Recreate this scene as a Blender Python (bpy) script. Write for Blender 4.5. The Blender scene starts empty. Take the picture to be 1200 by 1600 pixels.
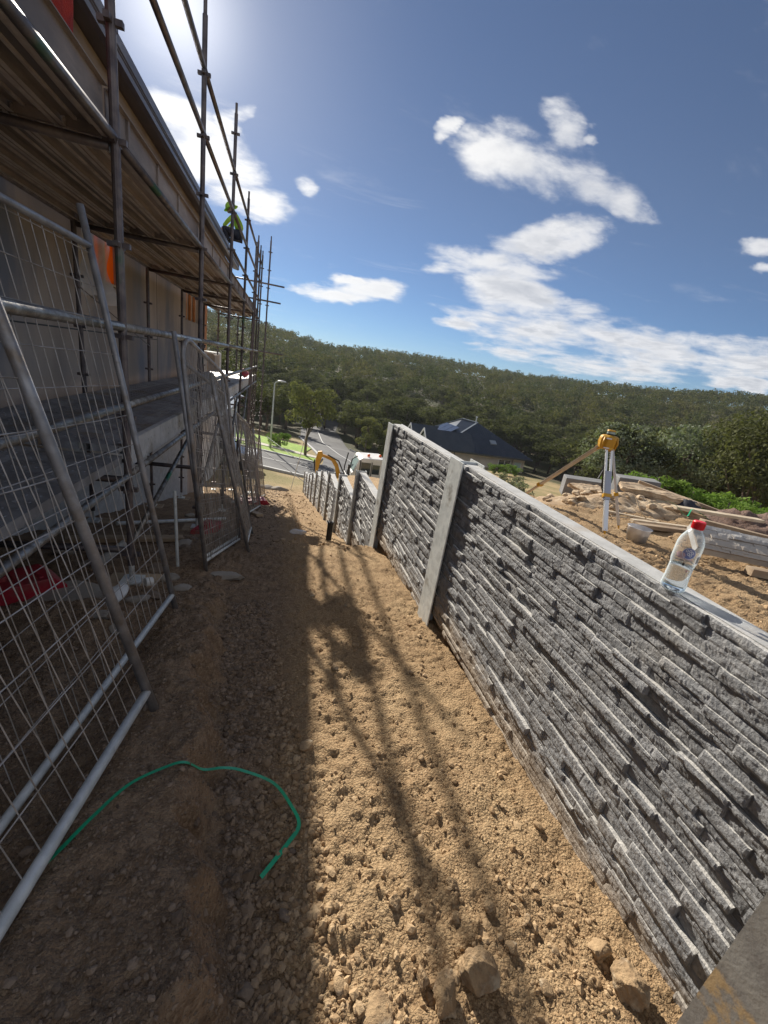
import bpy, bmesh, math, random
import numpy as np
from mathutils import Vector, Matrix
random.seed(7); rng = np.random.default_rng(11)
SC = bpy.context.scene; COL = SC.collection
# ---------------------------------------------------------------- camera
cam_d = bpy.data.cameras.new('camera'); cam = bpy.data.objects.new('camera', cam_d); COL.objects.link(cam)
FWD = Vector((0.251172, 0.915159, -0.315240)).normalized()
RGT = Vector((0.964926, -0.210069, 0.157400)); RGT = (RGT - FWD*RGT.dot(FWD)).normalized(); UPV = RGT.cross(FWD)
cam.matrix_world = Matrix(((RGT.x, UPV.x, -FWD.x, 0), (RGT.y, UPV.y, -FWD.y, 0), (RGT.z, UPV.z, -FWD.z, 0), (0, 0, 0, 1)))
cam_d.sensor_fit = 'HORIZONTAL'; cam_d.sensor_width = 36; cam_d.lens = 646/1200*36; cam_d.clip_start = .02; cam_d.clip_end = 6000
SC.camera = cam
# ---------------------------------------------------------------- sun, exposure
SUN = Vector((-0.202, 0.865, 0.459)).normalized()
sd = bpy.data.lights.new('sun', 'SUN'); sd.energy = 5.0; sd.angle = math.radians(.53); sd.color = (1, .93, .82)
so = bpy.data.objects.new('sun', sd); so.rotation_euler = SUN.to_track_quat('Z', 'Y').to_euler(); COL.objects.link(so)
SC.view_settings.view_transform = 'Standard'; SC.view_settings.look = 'None'; SC.view_settings.gamma = 1
SC.view_settings.exposure = 0.60
# ---------------------------------------------------------------- world: sky and clouds (all by direction)
W = bpy.data.worlds.new('World'); SC.world = W; W.use_nodes = True
nt = W.node_tree; nt.nodes.clear()
def N(t, nt=nt, **k):
    n = nt.nodes.new(t)
    for a, b in k.items(): setattr(n, a, b)
    return n
def _in(nt, sock, v):
    if isinstance(v, bpy.types.NodeSocket): nt.links.new(v, sock)
    elif v is not None: sock.default_value = v
def M_(op, a, b=None, c=None, nt=nt, clamp=False):
    n = nt.nodes.new('ShaderNodeMath'); n.operation = op; n.use_clamp = clamp
    _in(nt, n.inputs[0], a)
    if b is not None: _in(nt, n.inputs[1], b)
    if c is not None: _in(nt, n.inputs[2], c)
    return n.outputs[0]
def VM(op, a, b=None, nt=nt):
    n = nt.nodes.new('ShaderNodeVectorMath'); n.operation = op; _in(nt, n.inputs[0], a)
    if b is not None: _in(nt, n.inputs[1], b)
    return n.outputs['Value'] if op in ('DOT_PRODUCT', 'LENGTH') else n.outputs[0]
def MIX(f, a, b, nt=nt, blend='MIX'):
    n = nt.nodes.new('ShaderNodeMix'); n.data_type = 'RGBA'; n.blend_type = blend
    _in(nt, n.inputs[0], f); _in(nt, n.inputs[6], a); _in(nt, n.inputs[7], b); return n.outputs[2]
def RAMP(f, lo, hi, nt=nt, a=0, b=1, smooth=True):
    n = nt.nodes.new('ShaderNodeMapRange'); n.interpolation_type = 'SMOOTHSTEP' if smooth else 'LINEAR'
    _in(nt, n.inputs[0], f); n.inputs[1].default_value = lo; n.inputs[2].default_value = hi; n.inputs[3].default_value = a; n.inputs[4].default_value = b
    return n.outputs[0]
def NOISE(v, s, d=4, r=.5, nt=nt, dist=0):
    n = nt.nodes.new('ShaderNodeTexNoise'); _in(nt, n.inputs['Vector'], v); n.inputs['Scale'].default_value = s
    n.inputs['Detail'].default_value = d; n.inputs['Roughness'].default_value = r; n.inputs['Distortion'].default_value = dist
    return n.outputs[0]
sky = N('ShaderNodeTexSky', sky_type='NISHITA'); sky.sun_disc = False
sky.sun_elevation = math.asin(SUN.z); sky.sun_rotation = math.atan2(SUN.x, SUN.y)
sky.air_density = .9; sky.dust_density = .06; sky.ozone_density = 3.5; sky.altitude = 600
tc = N('ShaderNodeTexCoord').outputs['Generated']
sx = N('ShaderNodeSeparateXYZ'); nt.links.new(tc, sx.inputs[0]); X, Y, Z = sx.outputs
front = RAMP(Y, .05, .15)
ys = M_('MAXIMUM', Y, .05)
u = M_('DIVIDE', X, ys); v = M_('DIVIDE', Z, ys)
cx = N('ShaderNodeCombineXYZ'); nt.links.new(u, cx.inputs[0]); nt.links.new(v, cx.inputs[1]); cx.inputs[2].default_value = 1
uv1 = cx.outputs[0]
zz = M_('ADD', M_('MAXIMUM', Z, 0), .07)
cp = N('ShaderNodeCombineXYZ'); nt.links.new(M_('DIVIDE', X, zz), cp.inputs[0]); nt.links.new(M_('DIVIDE', Y, zz), cp.inputs[1])
plane = cp.outputs[0]
# cloud banks: centre (px), radii, angle -> converted to direction space below
CL = [ # photo-derived shapes turned into quadratic forms in (x/y, z/y)
 (290,185,85,36,28),(330,245,110,68,35),(395,318,72,30,15),(362,195,36,28,40),(290,280,60,50,40),
 (481,291,32,22,12),
 (555,462,98,20,6),(590,455,62,26,8),(540,436,36,9,6),
 (705,205,26,18,-50),(775,242,70,48,8),(850,258,118,64,6),(885,205,38,54,-18),(925,285,84,50,16),(985,315,42,38,20),(920,212,26,14,0),
 (860,372,105,32,-5),(770,415,120,32,6),(800,455,90,30,8),(845,480,110,24,8),(690,425,40,16,8),
 (880,520,170,32,6),(1000,540,220,36,8),(1130,555,140,40,8),(930,570,150,24,8),(830,545,90,22,3),
 (1195,385,34,14,-5),(1195,415,30,10,-10),(592,546,20,6,0),(740,512,52,8,4),(1165,595,70,14,8)]
fR, fU, fF = np.array(RGT), np.array(UPV), np.array(FWD)
def _px(uvv):
    p = np.array([uvv[0], 1, uvv[1]]); return np.array([600+646*(p@fR)/(p@fF), 800-646*(p@fU)/(p@fF)])
def _uv(x, y):
    d = fF*646+fR*(x-600)-fU*(y-800); return np.array([d[0]/d[1], d[2]/d[1]])
wob = N('ShaderNodeTexNoise'); nt.links.new(VM('MULTIPLY', uv1, (.6, 1.3, 1)), wob.inputs['Vector']); wob.inputs['Scale'].default_value = 7; wob.inputs['Detail'].default_value = 5; wob.inputs['Roughness'].default_value = .55
wv = VM('SCALE', VM('SUBTRACT', wob.outputs['Color'], (.5, .5, .5)), None)
wv.node.inputs['Scale'].default_value = .16
wv2 = VM('MULTIPLY', wv, (1.3, .6, 0))
uvw = VM('ADD', uv1, wv2)
dens = None
for (px_, py_, a_, b_, an) in CL:
    c0 = _uv(px_, py_); e = 1e-3
    J = np.array([(_px(c0+[e, 0])-_px(c0-[e, 0]))/(2*e), (_px(c0+[0, e])-_px(c0-[0, e]))/(2*e)]).T
    t = math.radians(an); Rm = np.array([[math.cos(t), math.sin(t)], [-math.sin(t), math.cos(t)]])
    Q = np.diag([1/a_, 1/b_])@Rm@J; k = -Q@c0
    aa = VM('DOT_PRODUCT', uvw, tuple(map(float, (Q[0, 0], Q[0, 1], k[0]))))
    bb = VM('DOT_PRODUCT', uvw, tuple(map(float, (Q[1, 0], Q[1, 1], k[1]))))
    q = M_('MULTIPLY_ADD', aa, aa, M_('MULTIPLY', bb, bb))
    g = M_('SUBTRACT', 1.0, q)
    dens = g if dens is None else M_('SMOOTH_MAX', dens, g, .25)
n1 = NOISE(plane, 2.2, 9, .62, dist=.3); n2 = NOISE(VM('MULTIPLY', uv1, (.55, 1.5, 1)), 9, 10, .58, dist=.2); n3 = NOISE(plane, .8, 5, .55)
dm = M_('MULTIPLY_ADD', M_('SUBTRACT', n1, .5), 2.6, M_('MULTIPLY', dens, 1.25))
dm = M_('MULTIPLY_ADD', M_('SUBTRACT', n2, .5), 3.4, dm)
mask = RAMP(dm, -.05, 1.35); mask = M_('POWER', mask, 1.1)
# thin scattered wisps (cirrus) away from the banks
wis = M_('MULTIPLY', RAMP(NOISE(VM('MULTIPLY', plane, (1.0, 2.6, 1)), 1.3, 8, .65, dist=.6), .56, .80), .22)
mask = M_('MAXIMUM', mask, wis)
mask = M_('MULTIPLY', mask, front)
back = M_('MULTIPLY', RAMP(NOISE(plane, .55, 7, .6), .40, .58), M_('SUBTRACT', 1.0, RAMP(Y, -.25, .02)))  # unseen clouds behind the view, added to lift the fill in shade
mask = M_('MAXIMUM', mask, M_('MULTIPLY', back, .70))
mask = M_('MULTIPLY', mask, RAMP(Z, .0, .04))
cosS = VM('DOT_PRODUCT', tc, tuple(SUN))
near = RAMP(cosS, .72, .99)
shade = M_('MULTIPLY', RAMP(dm, .9, 2.0), RAMP(NOISE(VM('MULTIPLY', uv1, (.7, 1.8, 1)), 5, 6, .55), .36, .64))
n1b = NOISE(VM('ADD', plane, (-.055, .12, 0)), 2.2, 5, .6, dist=.3)
lit = RAMP(M_('SUBTRACT', n1b, n1), -.10, .13)
shade = M_('MAXIMUM', M_('MULTIPLY', shade, .75), M_('MULTIPLY', M_('MULTIPLY', lit, RAMP(dm, .5, 1.5)), .62))
cloud = MIX(shade, (11.6, 11.6, 11.8, 1), (5.6, 6.0, 6.9, 1))
cloud = MIX(M_('MULTIPLY', near, .9), cloud, (15, 14.8, 14.4, 1))
grade = MIX(1.0, sky.outputs[0], MIX(RAMP(Z, .02, .40), (.74, .90, 1.10, 1), (1.20, 1.05, 1.02, 1)), blend='MULTIPLY')
lp = MIX(M_('MULTIPLY', mask, .93), grade, cloud)
aur = M_('ADD', M_('MULTIPLY', M_('POWER', M_('MAXIMUM', cosS, 0), 40), 2.4), M_('MULTIPLY', M_('POWER', M_('MAXIMUM', cosS, 0), 350), 9))
ac = N('ShaderNodeCombineXYZ'); nt.links.new(aur, ac.inputs[0]); nt.links.new(M_('MULTIPLY', aur, .96), ac.inputs[1]); nt.links.new(M_('MULTIPLY', aur, .88), ac.inputs[2])
fin = VM('ADD', lp, ac.outputs[0])
bg = N('ShaderNodeBackground'); bg.inputs[1].default_value = .050; nt.links.new(fin, bg.inputs[0])
wo = N('ShaderNodeOutputWorld'); nt.links.new(bg.outputs[0], wo.inputs[0])
W.cycles.sampling_method = 'MANUAL'; W.cycles.sample_map_resolution = 512
# ---------------------------------------------------------------- materials
MT = {}
def mat(name, c1, c2=None, scale=5, rough=.8, metal=0, bump=0, bscale=40, bdet=6, detail=5, spec=.5, c3=None, s3=1.5, t3=(.5, .62), stretch=None, trans=0, rvar=0, bdist=.01, lo=.35, hi=.65):
    m = bpy.data.materials.new(name); m.use_nodes = True; t = m.node_tree; b = t.nodes['Principled BSDF']; MT[name] = m
    co = N('ShaderNodeTexCoord', nt=t).outputs['Object']
    if stretch: co = VM('MULTIPLY', co, stretch, nt=t)
    col = (*c1, 1)
    if c2 is not None:
        f = RAMP(NOISE(co, scale, detail, .6, nt=t), lo, hi, nt=t); col = MIX(f, (*c1, 1), (*c2, 1), nt=t)
    if c3 is not None:
        f = RAMP(NOISE(co, s3, 6, .6, nt=t), t3[0], t3[1], nt=t); col = MIX(f, col, (*c3, 1), nt=t)
    _in(t, b.inputs['Base Color'], col)
    b.inputs['Metallic'].default_value = metal; b.inputs['Specular IOR Level'].default_value = spec
    if rvar:
        _in(t, b.inputs['Roughness'], RAMP(NOISE(co, scale*1.7, 5, .6, nt=t), .3, .7, nt=t, a=max(rough-rvar, .05), b=min(rough+rvar, 1)))
    else: b.inputs['Roughness'].default_value = rough
    if bump:
        bn = N('ShaderNodeBump', nt=t); bn.inputs['Strength'].default_value = bump; bn.inputs['Distance'].default_value = bdist
        _in(t, bn.inputs['Height'], NOISE(co, bscale, bdet, .65, nt=t)); t.links.new(bn.outputs[0], b.inputs['Normal'])
    return m
def ledge_light_and_soil(name):
    m = MT[name]; t = m.node_tree; b = t.nodes['Principled BSDF']; src = b.inputs['Base Color'].links[0].from_socket
    g = N('ShaderNodeNewGeometry', nt=t); co = N('ShaderNodeTexCoord', nt=t).outputs['Object']; rnd = g.outputs['Random Per Island']
    col = MIX(RAMP(rnd, 0, 1, nt=t, smooth=False, a=0, b=.38), src, (.10, .10, .103, 1), nt=t)
    col = MIX(M_('MULTIPLY', RAMP(NOISE(co, 3, 7, .7, nt=t), .52, .70, nt=t), .35, nt=t), col, (.34, .30, .25, 1), nt=t)
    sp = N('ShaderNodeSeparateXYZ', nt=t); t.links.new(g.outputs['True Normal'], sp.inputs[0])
    col = MIX(M_('MULTIPLY', RAMP(sp.outputs[2], .55, .9, nt=t), .75, nt=t), col, (.66, .64, .60, 1), nt=t)  # up-facing ledges painted paler so their edges look sunlit
    sc_ = N('ShaderNodeSeparateXYZ', nt=t); t.links.new(co, sc_.inputs[0])
    soil = M_('MULTIPLY', RAMP(M_('ADD', sc_.outputs[2], M_('MULTIPLY', NOISE(co, 14, 6, .7, nt=t), .22, nt=t), nt=t), .34, .16, nt=t), .5, nt=t)
    col = MIX(soil, col, (.40, .29, .17, 1), nt=t)
    t.links.new(col, b.inputs['Base Color'])
def leafmat(name, c1, c2, c3, tr=.28, sc=.35):
    m = bpy.data.materials.new(name); m.use_nodes = True; t = m.node_tree; b = t.nodes['Principled BSDF']; MT[name] = m
    g = N('ShaderNodeNewGeometry', nt=t); co = N('ShaderNodeTexCoord', nt=t).outputs['Object']
    col = MIX(g.outputs['Random Per Island'], (*c1, 1), (*c2, 1), nt=t)
    oi = N('ShaderNodeObjectInfo', nt=t).outputs['Random']
    cc = VM('ADD', co, None, nt=t); cn = N('ShaderNodeCombineXYZ', nt=t); _in(t, cn.inputs[0], M_('MULTIPLY', oi, 90, nt=t)); t.links.new(cn.outputs[0], cc.node.inputs[1])
    col = MIX(RAMP(NOISE(cc, sc, 3, .5, nt=t), .4, .62, nt=t), col, (*c3, 1), nt=t)
    _in(t, b.inputs['Base Color'], col); b.inputs['Roughness'].default_value = .85; b.inputs['Specular IOR Level'].default_value = .08
    tl = N('ShaderNodeBsdfTranslucent', nt=t); _in(t, tl.inputs[0], MIX(1, col, (1.15, 1.25, .7, 1), nt=t, blend='MULTIPLY'))
    ms = N('ShaderNodeMixShader', nt=t); ms.inputs[0].default_value = tr
    t.links.new(b.outputs[0], ms.inputs[1]); t.links.new(tl.outputs[0], ms.inputs[2])
    t.links.new(ms.outputs[0], t.nodes['Material Output'].inputs[0]); return m
mat('galv', (.70, .72, .70), (.54, .56, .55), 14, .55, .15, .15, 60, rvar=.15, c3=(.20, .17, .13), s3=5, t3=(.55, .75))
mat('galv_fence', (.36, .35, .35), (.24, .23, .23), 9, .5, .45, .2, 80, rvar=.15, c3=(.22, .17, .12), s3=7, t3=(.5, .72))
mat('wire', (.42, .39, .36), (.26, .23, .20), 9, .55, .3)
mat('scaf', (.10, .085, .09), (.18, .15, .14), 8, .5, .6, .2, 60, rvar=.1, c3=(.05, .12, .07), s3=1.2, t3=(.6, .68))
mat('scaf_rail', (.36, .35, .33), (.18, .16, .14), 14, .45, .7, .25, 60, rvar=.15, c3=(.05, .22, .12), s3=.7, t3=(.66, .7))
mat('rust_steel', (.25, .20, .175), (.36, .305, .27), 6, .7, .1, .3, 60, stretch=(1, .25, 1), c3=(.16, .14, .135), s3=2, t3=(.45, .65))
mat('rib_steel', (.46, .41, .37), (.34, .29, .26), 8, .6, .1, .2, 60)
mat('plank_steel', (.34, .34, .35), (.22, .215, .22), 8, .55, .3, .25, 60, c3=(.26, .22, .17), s3=3, t3=(.5, .7))
mat('board_tan', (.34, .26, .19), (.24, .17, .12), 5, .75, 0, .2, 70, stretch=(1, .3, 1))
mat('gutter_dark', (.055, .045, .055), (.075, .06, .07), 5, .35, .2)
mat('precast', (.46, .385, .32), (.33, .275, .23), 1.3, .9, 0, .3, 30, 8, c3=(.20, .21, .24), s3=.9, t3=(.46, .7), stretch=(1, 1, .35))
mat('conc', (.50, .50, .49), (.40, .40, .39), 12, .85, 0, .25, 120, c3=(.42, .38, .33), s3=4, t3=(.55, .75))
mat('white_render', (.72, .71, .68), (.62, .60, .56), 2, .85)
mat('cream_board', (.55, .42, .30), (.48, .36, .25), 3, .8)
mat('stone', (.225, .228, .235), (.36, .362, .368), 16, .75, 0, .8, 130, 10, spec=.4, c3=(.42, .41, .39), s3=40, t3=(.58, .76), bdist=.006, rvar=.1)
ledge_light_and_soil('stone')
def objvar(name, amt=.35):
    t = MT[name].node_tree; b = t.nodes['Principled BSDF']; src = b.inputs['Base Color'].links[0].from_socket
    r_ = N('ShaderNodeObjectInfo', nt=t).outputs['Random']; k = RAMP(r_, 0, 1, nt=t, smooth=False, a=1-amt, b=1+amt*.5); c_ = N('ShaderNodeCombineXYZ', nt=t)
    for i in range(3): t.links.new(k, c_.inputs[i])
    t.links.new(VM('MULTIPLY', src, c_.outputs[0], nt=t), b.inputs['Base Color'])
for q_ in ('rust_steel', 'plank_steel', 'scaf', 'scaf_rail'): objvar(q_)
mat('timber', (.42, .32, .21), (.28, .20, .13), 6, .8, 0, .3, 60, stretch=(.2, 1, 1))
mat('timber_pale', (.62, .52, .38), (.5, .4, .28), 6, .75, 0, .2, 60)
mat('red_plastic', (.42, .02, .035), (.30, .015, .03), 3, .45, 0, .1, 60, c3=(.22, .12, .09), s3=5, t3=(.5, .75))
mat('red_cap', (.75, .02, .03), None, rough=.35)
mat('red_cloth', (.55, .045, .03), (.42, .03, .025), 8, .95, 0, .8, 90, 8, bdist=.02)
mat('yellow_metal', (.62, .33, .015), (.50, .26, .02), 5, .45, .1, .1, 60)
mat('digger_yellow', (.62, .32, .03), (.48, .23, .03), 2, .5, .1)
mat('black', (.02, .02, .022), None, rough=.5)
mat('dark_glass', (.03, .04, .045), None, rough=.08, spec=.8)
mat('pale_glass', (.35, .47, .46), (.45, .55, .52), 1, .12, spec=.8)
mat('white_paint', (.74, .73, .70), (.6, .58, .54), 1.5, .45)
mat('alu', (.62, .63, .65), None, rough=.35, metal=.8)
mat('strap_green', (.015, .40, .20), (.01, .32, .16), 9, .4)
mat('hivis', (.42, .68, .07), (.34, .58, .05), 8, .85)
mat('navy', (.02, .022, .035), None, rough=.8)
mat('skin', (.45, .27, .2), None, rough=.6)
mat('roof_metal', (.045, .055, .07), (.06, .07, .085), 1, .3, .4)
mat('solar', (.02, .03, .06), (.03, .04, .07), 2, .12, .2, spec=.8)
mat('roof_light', (.30, .33, .35), None, rough=.4, metal=.3)
mat('house_wall', (.66, .57, .47), (.58, .5, .42), 1, .85)
mat('bark', (.16, .12, .09), (.09, .07, .055), 3, .9, 0, .6, 20, stretch=(1, 1, .3))
mat('rock', (.46, .32, .18), (.24, .155, .085), 14, .9, 0, 1, 90, 10, c3=(.52, .42, .29), s3=11, t3=(.5, .65), bdist=.01)
mat('dark_rock', (.24, .18, .13), (.16, .12, .09), 9, .9, 0, .7, 70, 8, c3=(.32, .25, .18), s3=5, t3=(.5, .65), bdist=.01)
mat('slab_rock', (.58, .45, .30), (.42, .30, .19), 5, .9, 0, .7, 30, 8, bdist=.03)
mat('pale_rock', (.34, .30, .25), (.24, .21, .175), 3, .9, 0, .5, 20)
mat('grey_block', (.22, .22, .22), (.16, .16, .16), 5, .9, 0, .4, 60)
mat('asphalt', (.105, .105, .108), (.075, .075, .08), 1.2, .9, 0, .2, 40, c3=(.13, .13, .13), s3=.3)
mat('line_paint', (.6, .6, .58), None, rough=.7)
mat('footpath', (.52, .47, .40), (.44, .40, .34), 1, .85)
mat('orange_wrap', (.85, .25, .04), None, rough=.6)
t_ = MT['orange_wrap'].node_tree; tl_ = N('ShaderNodeBsdfTranslucent', nt=t_); tl_.inputs[0].default_value = (1, .38, .07, 1)
ms_ = N('ShaderNodeMixShader', nt=t_); ms_.inputs[0].default_value = .75; t_.links.new(t_.nodes['Principled BSDF'].outputs[0], ms_.inputs[1]); t_.links.new(tl_.outputs[0], ms_.inputs[2]); t_.links.new(ms_.outputs[0], t_.nodes['Material Output'].inputs[0])
def glassy(name, col, rough, ior, tr):
    m = bpy.data.materials.new(name); m.use_nodes = True; b = m.node_tree.nodes['Principled BSDF']
    b.inputs['Base Color'].default_value = (*col, 1); b.inputs['Roughness'].default_value = rough; b.inputs['IOR'].default_value = ior; b.inputs['Transmission Weight'].default_value = tr; MT[name] = m
    return m
def shell(name):
    m = bpy.data.materials.new(name); m.use_nodes = True; t = m.node_tree; b = t.nodes['Principled BSDF']; b.inputs['Base Color'].default_value = (.80, .90, .94, 1); b.inputs['Roughness'].default_value = .06
    lw = N('ShaderNodeLayerWeight', nt=t); lw.inputs[0].default_value = .35; tr = N('ShaderNodeBsdfTransparent', nt=t); mx = N('ShaderNodeMixShader', nt=t)
    t.links.new(RAMP(lw.outputs['Facing'], .1, 1, nt=t, a=.07, b=.65), mx.inputs[0]); t.links.new(tr.outputs[0], mx.inputs[1]); t.links.new(b.outputs[0], mx.inputs[2]); t.links.new(mx.outputs[0], t.nodes['Material Output'].inputs[0]); MT[name] = m
shell('pet'); glassy('water', (.9, .96, 1), .01, 1.33, 1)
def film(name, col, a, rough=.3):
    m = bpy.data.materials.new(name); m.use_nodes = True; b = m.node_tree.nodes['Principled BSDF']
    b.inputs['Base Color'].default_value = (*col, 1); b.inputs['Alpha'].default_value = a; b.inputs['Roughness'].default_value = rough; MT[name] = m
film('plastic_film', (.75, .76, .78), .45); film('bucket_film', (.78, .76, .74), .72, .35); film('label_blue', (.16, .22, .50), .9); film('label_white', (.85, .87, .92), .95); film('label_pink', (.78, .55, .6), .85)
leafmat('leaf_dark', (.045, .052, .024), (.125, .13, .055), (.085, .092, .038))
leafmat('leaf_olive', (.060, .067, .030), (.13, .135, .062), (.105, .11, .048))
leafmat('leaf_fresh', (.10, .115, .042), (.20, .20, .095), (.155, .155, .062), sc=.8)
leafmat('leaf_silver', (.10, .12, .08), (.30, .32, .25), (.16, .19, .12), sc=.9)
leafmat('leaf_wood', (.042, .056, .022), (.095, .11, .045), (.13, .122, .050), sc=.09)
mat('plank_pale', (.62, .62, .62), (.48, .48, .48), 6, .55, .2, .2, 60, c3=(.30, .27, .22), s3=2)
mat('orange_timber', (.62, .26, .09), (.5, .2, .07), 5, .8)
mat('grey_tube', (.32, .34, .40), None, rough=.4, metal=.5)
mat('beacon_orange', (.8, .12, .01), None, rough=.3)
mat('rock_heap', (.46, .33, .20), (.32, .22, .13), 7, .9, 0, .8, 40, 8, c3=(.56, .44, .30), s3=4, t3=(.5, .65), bdist=.03)
mat('brown_gravel', (.24, .15, .11), (.15, .10, .08), 20, .9, 0, 1, 40, 8, bdist=.03)
mat('muddy_galv', (.30, .29, .27), (.22, .21, .20), 9, .6, .2, .2, 60, rvar=.15, c3=(.44, .32, .18), s3=4.5, t3=(.50, .56), detail=9)
mat('lawn', (.27, .42, .02), (.19, .32, .02), 1.5, .9, 0, .6, 30, c3=(.22, .28, .06), s3=.6, t3=(.5, .7), bdist=.05)
leafmat('leaf_lime', (.12, .19, .04), (.20, .28, .07), (.15, .24, .05), sc=1)
# ---------------------------------------------------------------- mesh helpers
def wloc(o):
    v = Vector((0, 0, 0))
    while o is not None: v += o.location; o = o.parent
    return v
class MB:
    def __init__(s): s.v = []; s.f = []; s.mi = []; s.m = 0
    def add(s, vs, fs):
        n = len(s.v); s.v += [tuple(map(float, p)) for p in vs]; s.f += [tuple(i+n for i in f) for f in fs]; s.mi += [s.m]*len(fs); return s
    def box(s, lo, hi):
        x0, y0, z0 = lo; x1, y1, z1 = hi
        return s.add([(x0, y0, z0), (x1, y0, z0), (x1, y1, z0), (x0, y1, z0), (x0, y0, z1), (x1, y0, z1), (x1, y1, z1), (x0, y1, z1)],
                     [(0, 3, 2, 1), (4, 5, 6, 7), (0, 1, 5, 4), (1, 2, 6, 5), (2, 3, 7, 6), (3, 0, 4, 7)])
    def obox(s, c, ax, ay, az):   # oriented box: centre and three half-extent vectors
        c, ax, ay, az = map(Vector, (c, ax, ay, az))
        P = [c+ax*i+ay*j+az*k for k in (-1, 1) for (i, j) in ((-1, -1), (1, -1), (1, 1), (-1, 1))]
        return s.add(P, [(0, 3, 2, 1), (4, 5, 6, 7), (0, 1, 5, 4), (1, 2, 6, 5), (2, 3, 7, 6), (3, 0, 4, 7)])
    def tube(s, pts, r, n=8, cap=True):
        pts = [Vector(p) for p in pts]; rs = r if isinstance(r, (list, tuple)) else [r]*len(pts); V = []; F = []
        d0 = (pts[1]-pts[0]).normalized(); up = Vector((0, 0, 1)) if abs(d0.z) < .9 else Vector((1, 0, 0)); a = d0.cross(up).normalized()
        for i, p in enumerate(pts):
            d = (pts[min(i+1, len(pts)-1)]-pts[max(i-1, 0)]).normalized(); a = (a-d*a.dot(d)).normalized(); b = d.cross(a)
            for k in range(n):
                t = 2*math.pi*k/n; V.append(p+(a*math.cos(t)+b*math.sin(t))*rs[i])
        for i in range(len(pts)-1):
            for k in range(n): F.append((i*n+k, i*n+(k+1) % n, (i+1)*n+(k+1) % n, (i+1)*n+k))
        if cap: F.append(tuple(reversed(range(n)))); F.append(tuple(range((len(pts)-1)*n, len(pts)*n)))
        return s.add(V, F)
    def lathe(s, prof, c=(0, 0, 0), n=20):
        V = []; F = []
        for (r, z) in prof:
            for k in range(n): t = 2*math.pi*k/n; V.append((c[0]+r*math.cos(t), c[1]+r*math.sin(t), c[2]+z))
        for i in range(len(prof)-1):
            for k in range(n): F.append((i*n+k, i*n+(k+1) % n, (i+1)*n+(k+1) % n, (i+1)*n+k))
        return s.add(V, F)
    def prism(s, poly, ax, d):   # poly: list of 3D points, extruded by vector d
        n = len(poly); P = [Vector(p) for p in poly]; D = Vector(d)
        return s.add(P+[p+D for p in P], [tuple(reversed(range(n))), tuple(range(n, 2*n))]+[(i, (i+1) % n, (i+1) % n+n, i+n) for i in range(n)])
    def build(s, name, m, parent=None, smooth=False, bevel=0, local=False):
        me = bpy.data.meshes.new(name); off = wloc(parent) if parent and not local else Vector((0, 0, 0))
        me.from_pydata([(p[0]-off.x, p[1]-off.y, p[2]-off.z) for p in s.v], [], s.f)
        for k in (m if isinstance(m, (list, tuple)) else [m]): me.materials.append(MT[k])
        if max(s.mi, default=0): me.polygons.foreach_set('material_index', s.mi)
        if smooth: me.polygons.foreach_set('use_smooth', [True]*len(s.f))
        me.update()
        bm = bmesh.new(); bm.from_mesh(me); bmesh.ops.recalc_face_normals(bm, faces=bm.faces)
        bm.to_mesh(me); bm.free()
        o = bpy.data.objects.new(name, me); COL.objects.link(o)
        if parent: o.parent = parent
        if bevel:
            b = o.modifiers.new('bevel', 'BEVEL'); b.width = bevel; b.segments = 2; b.limit_method = 'ANGLE'
        return o
def npmesh(name, V, F, m, parent=None, smooth=False, sharp=None):
    V = np.asarray(V, np.float32).reshape(-1, 3); F = np.asarray(F, np.int32); k = F.shape[1]
    if parent: V = V-np.array(wloc(parent), np.float32)
    me = bpy.data.meshes.new(name); me.vertices.add(len(V)); me.vertices.foreach_set('co', V.ravel())
    me.loops.add(F.size); me.loops.foreach_set('vertex_index', F.ravel())
    me.polygons.add(len(F)); me.polygons.foreach_set('loop_start', np.arange(0, F.size, k, dtype=np.int32))
    me.polygons.foreach_set('loop_total', np.full(len(F), k, np.int32))
    me.polygons.foreach_set('use_smooth', np.full(len(F), smooth))
    me.update(calc_edges=True); me.validate()
    for q in (m if isinstance(m, (list, tuple)) else [m]): me.materials.append(MT[q] if isinstance(q, str) else q)
    o = bpy.data.objects.new(name, me); COL.objects.link(o)
    if parent: o.parent = parent
    return o
def tag(o, label=None, cat=None, group=None, kind=None):
    if label: o['label'] = label
    if cat: o['category'] = cat
    if group: o['group'] = group
    if kind: o['kind'] = kind
    return o
def thing(name, label, cat, loc=(0, 0, 0), group=None):
    o = bpy.data.objects.new(name, None); COL.objects.link(o); o.location = loc; o.empty_display_size = .2
    return tag(o, label, cat, group)
def copy_tree(o, parent=None):
    c = o.copy(); COL.objects.link(c)
    if parent is not None: c.parent = parent
    for ch in list(o.children): copy_tree(ch, c)
    return c
# numpy value noise
def vnoise(x, y, seed=0):
    xi = np.floor(x).astype(np.int64); yi = np.floor(y).astype(np.int64); fx = x-xi; fy = y-yi
    fx = fx*fx*fx*(fx*(fx*6-15)+10); fy = fy*fy*fy*(fy*(fy*6-15)+10)
    def h(a, b):
        n = (a*374761393+b*668265263+seed*974634777) & 0xffffffff; n = ((n ^ (n >> 13))*1274126177) & 0xffffffff; n = n ^ (n >> 16); return (n & 0xffff)/32767.5-1
    return (h(xi, yi)*(1-fx)+h(xi+1, yi)*fx)*(1-fy)+(h(xi, yi+1)*(1-fx)+h(xi+1, yi+1)*fx)*fy
def fbm(x, y, f, octs, seed=0, gain=.5):
    s = 0; a = 1; t = 0
    for k in range(octs): s = s+a*vnoise(x*f, y*f, seed+k*17); t += a; a *= gain; f *= 2.07
    return s/t
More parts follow.
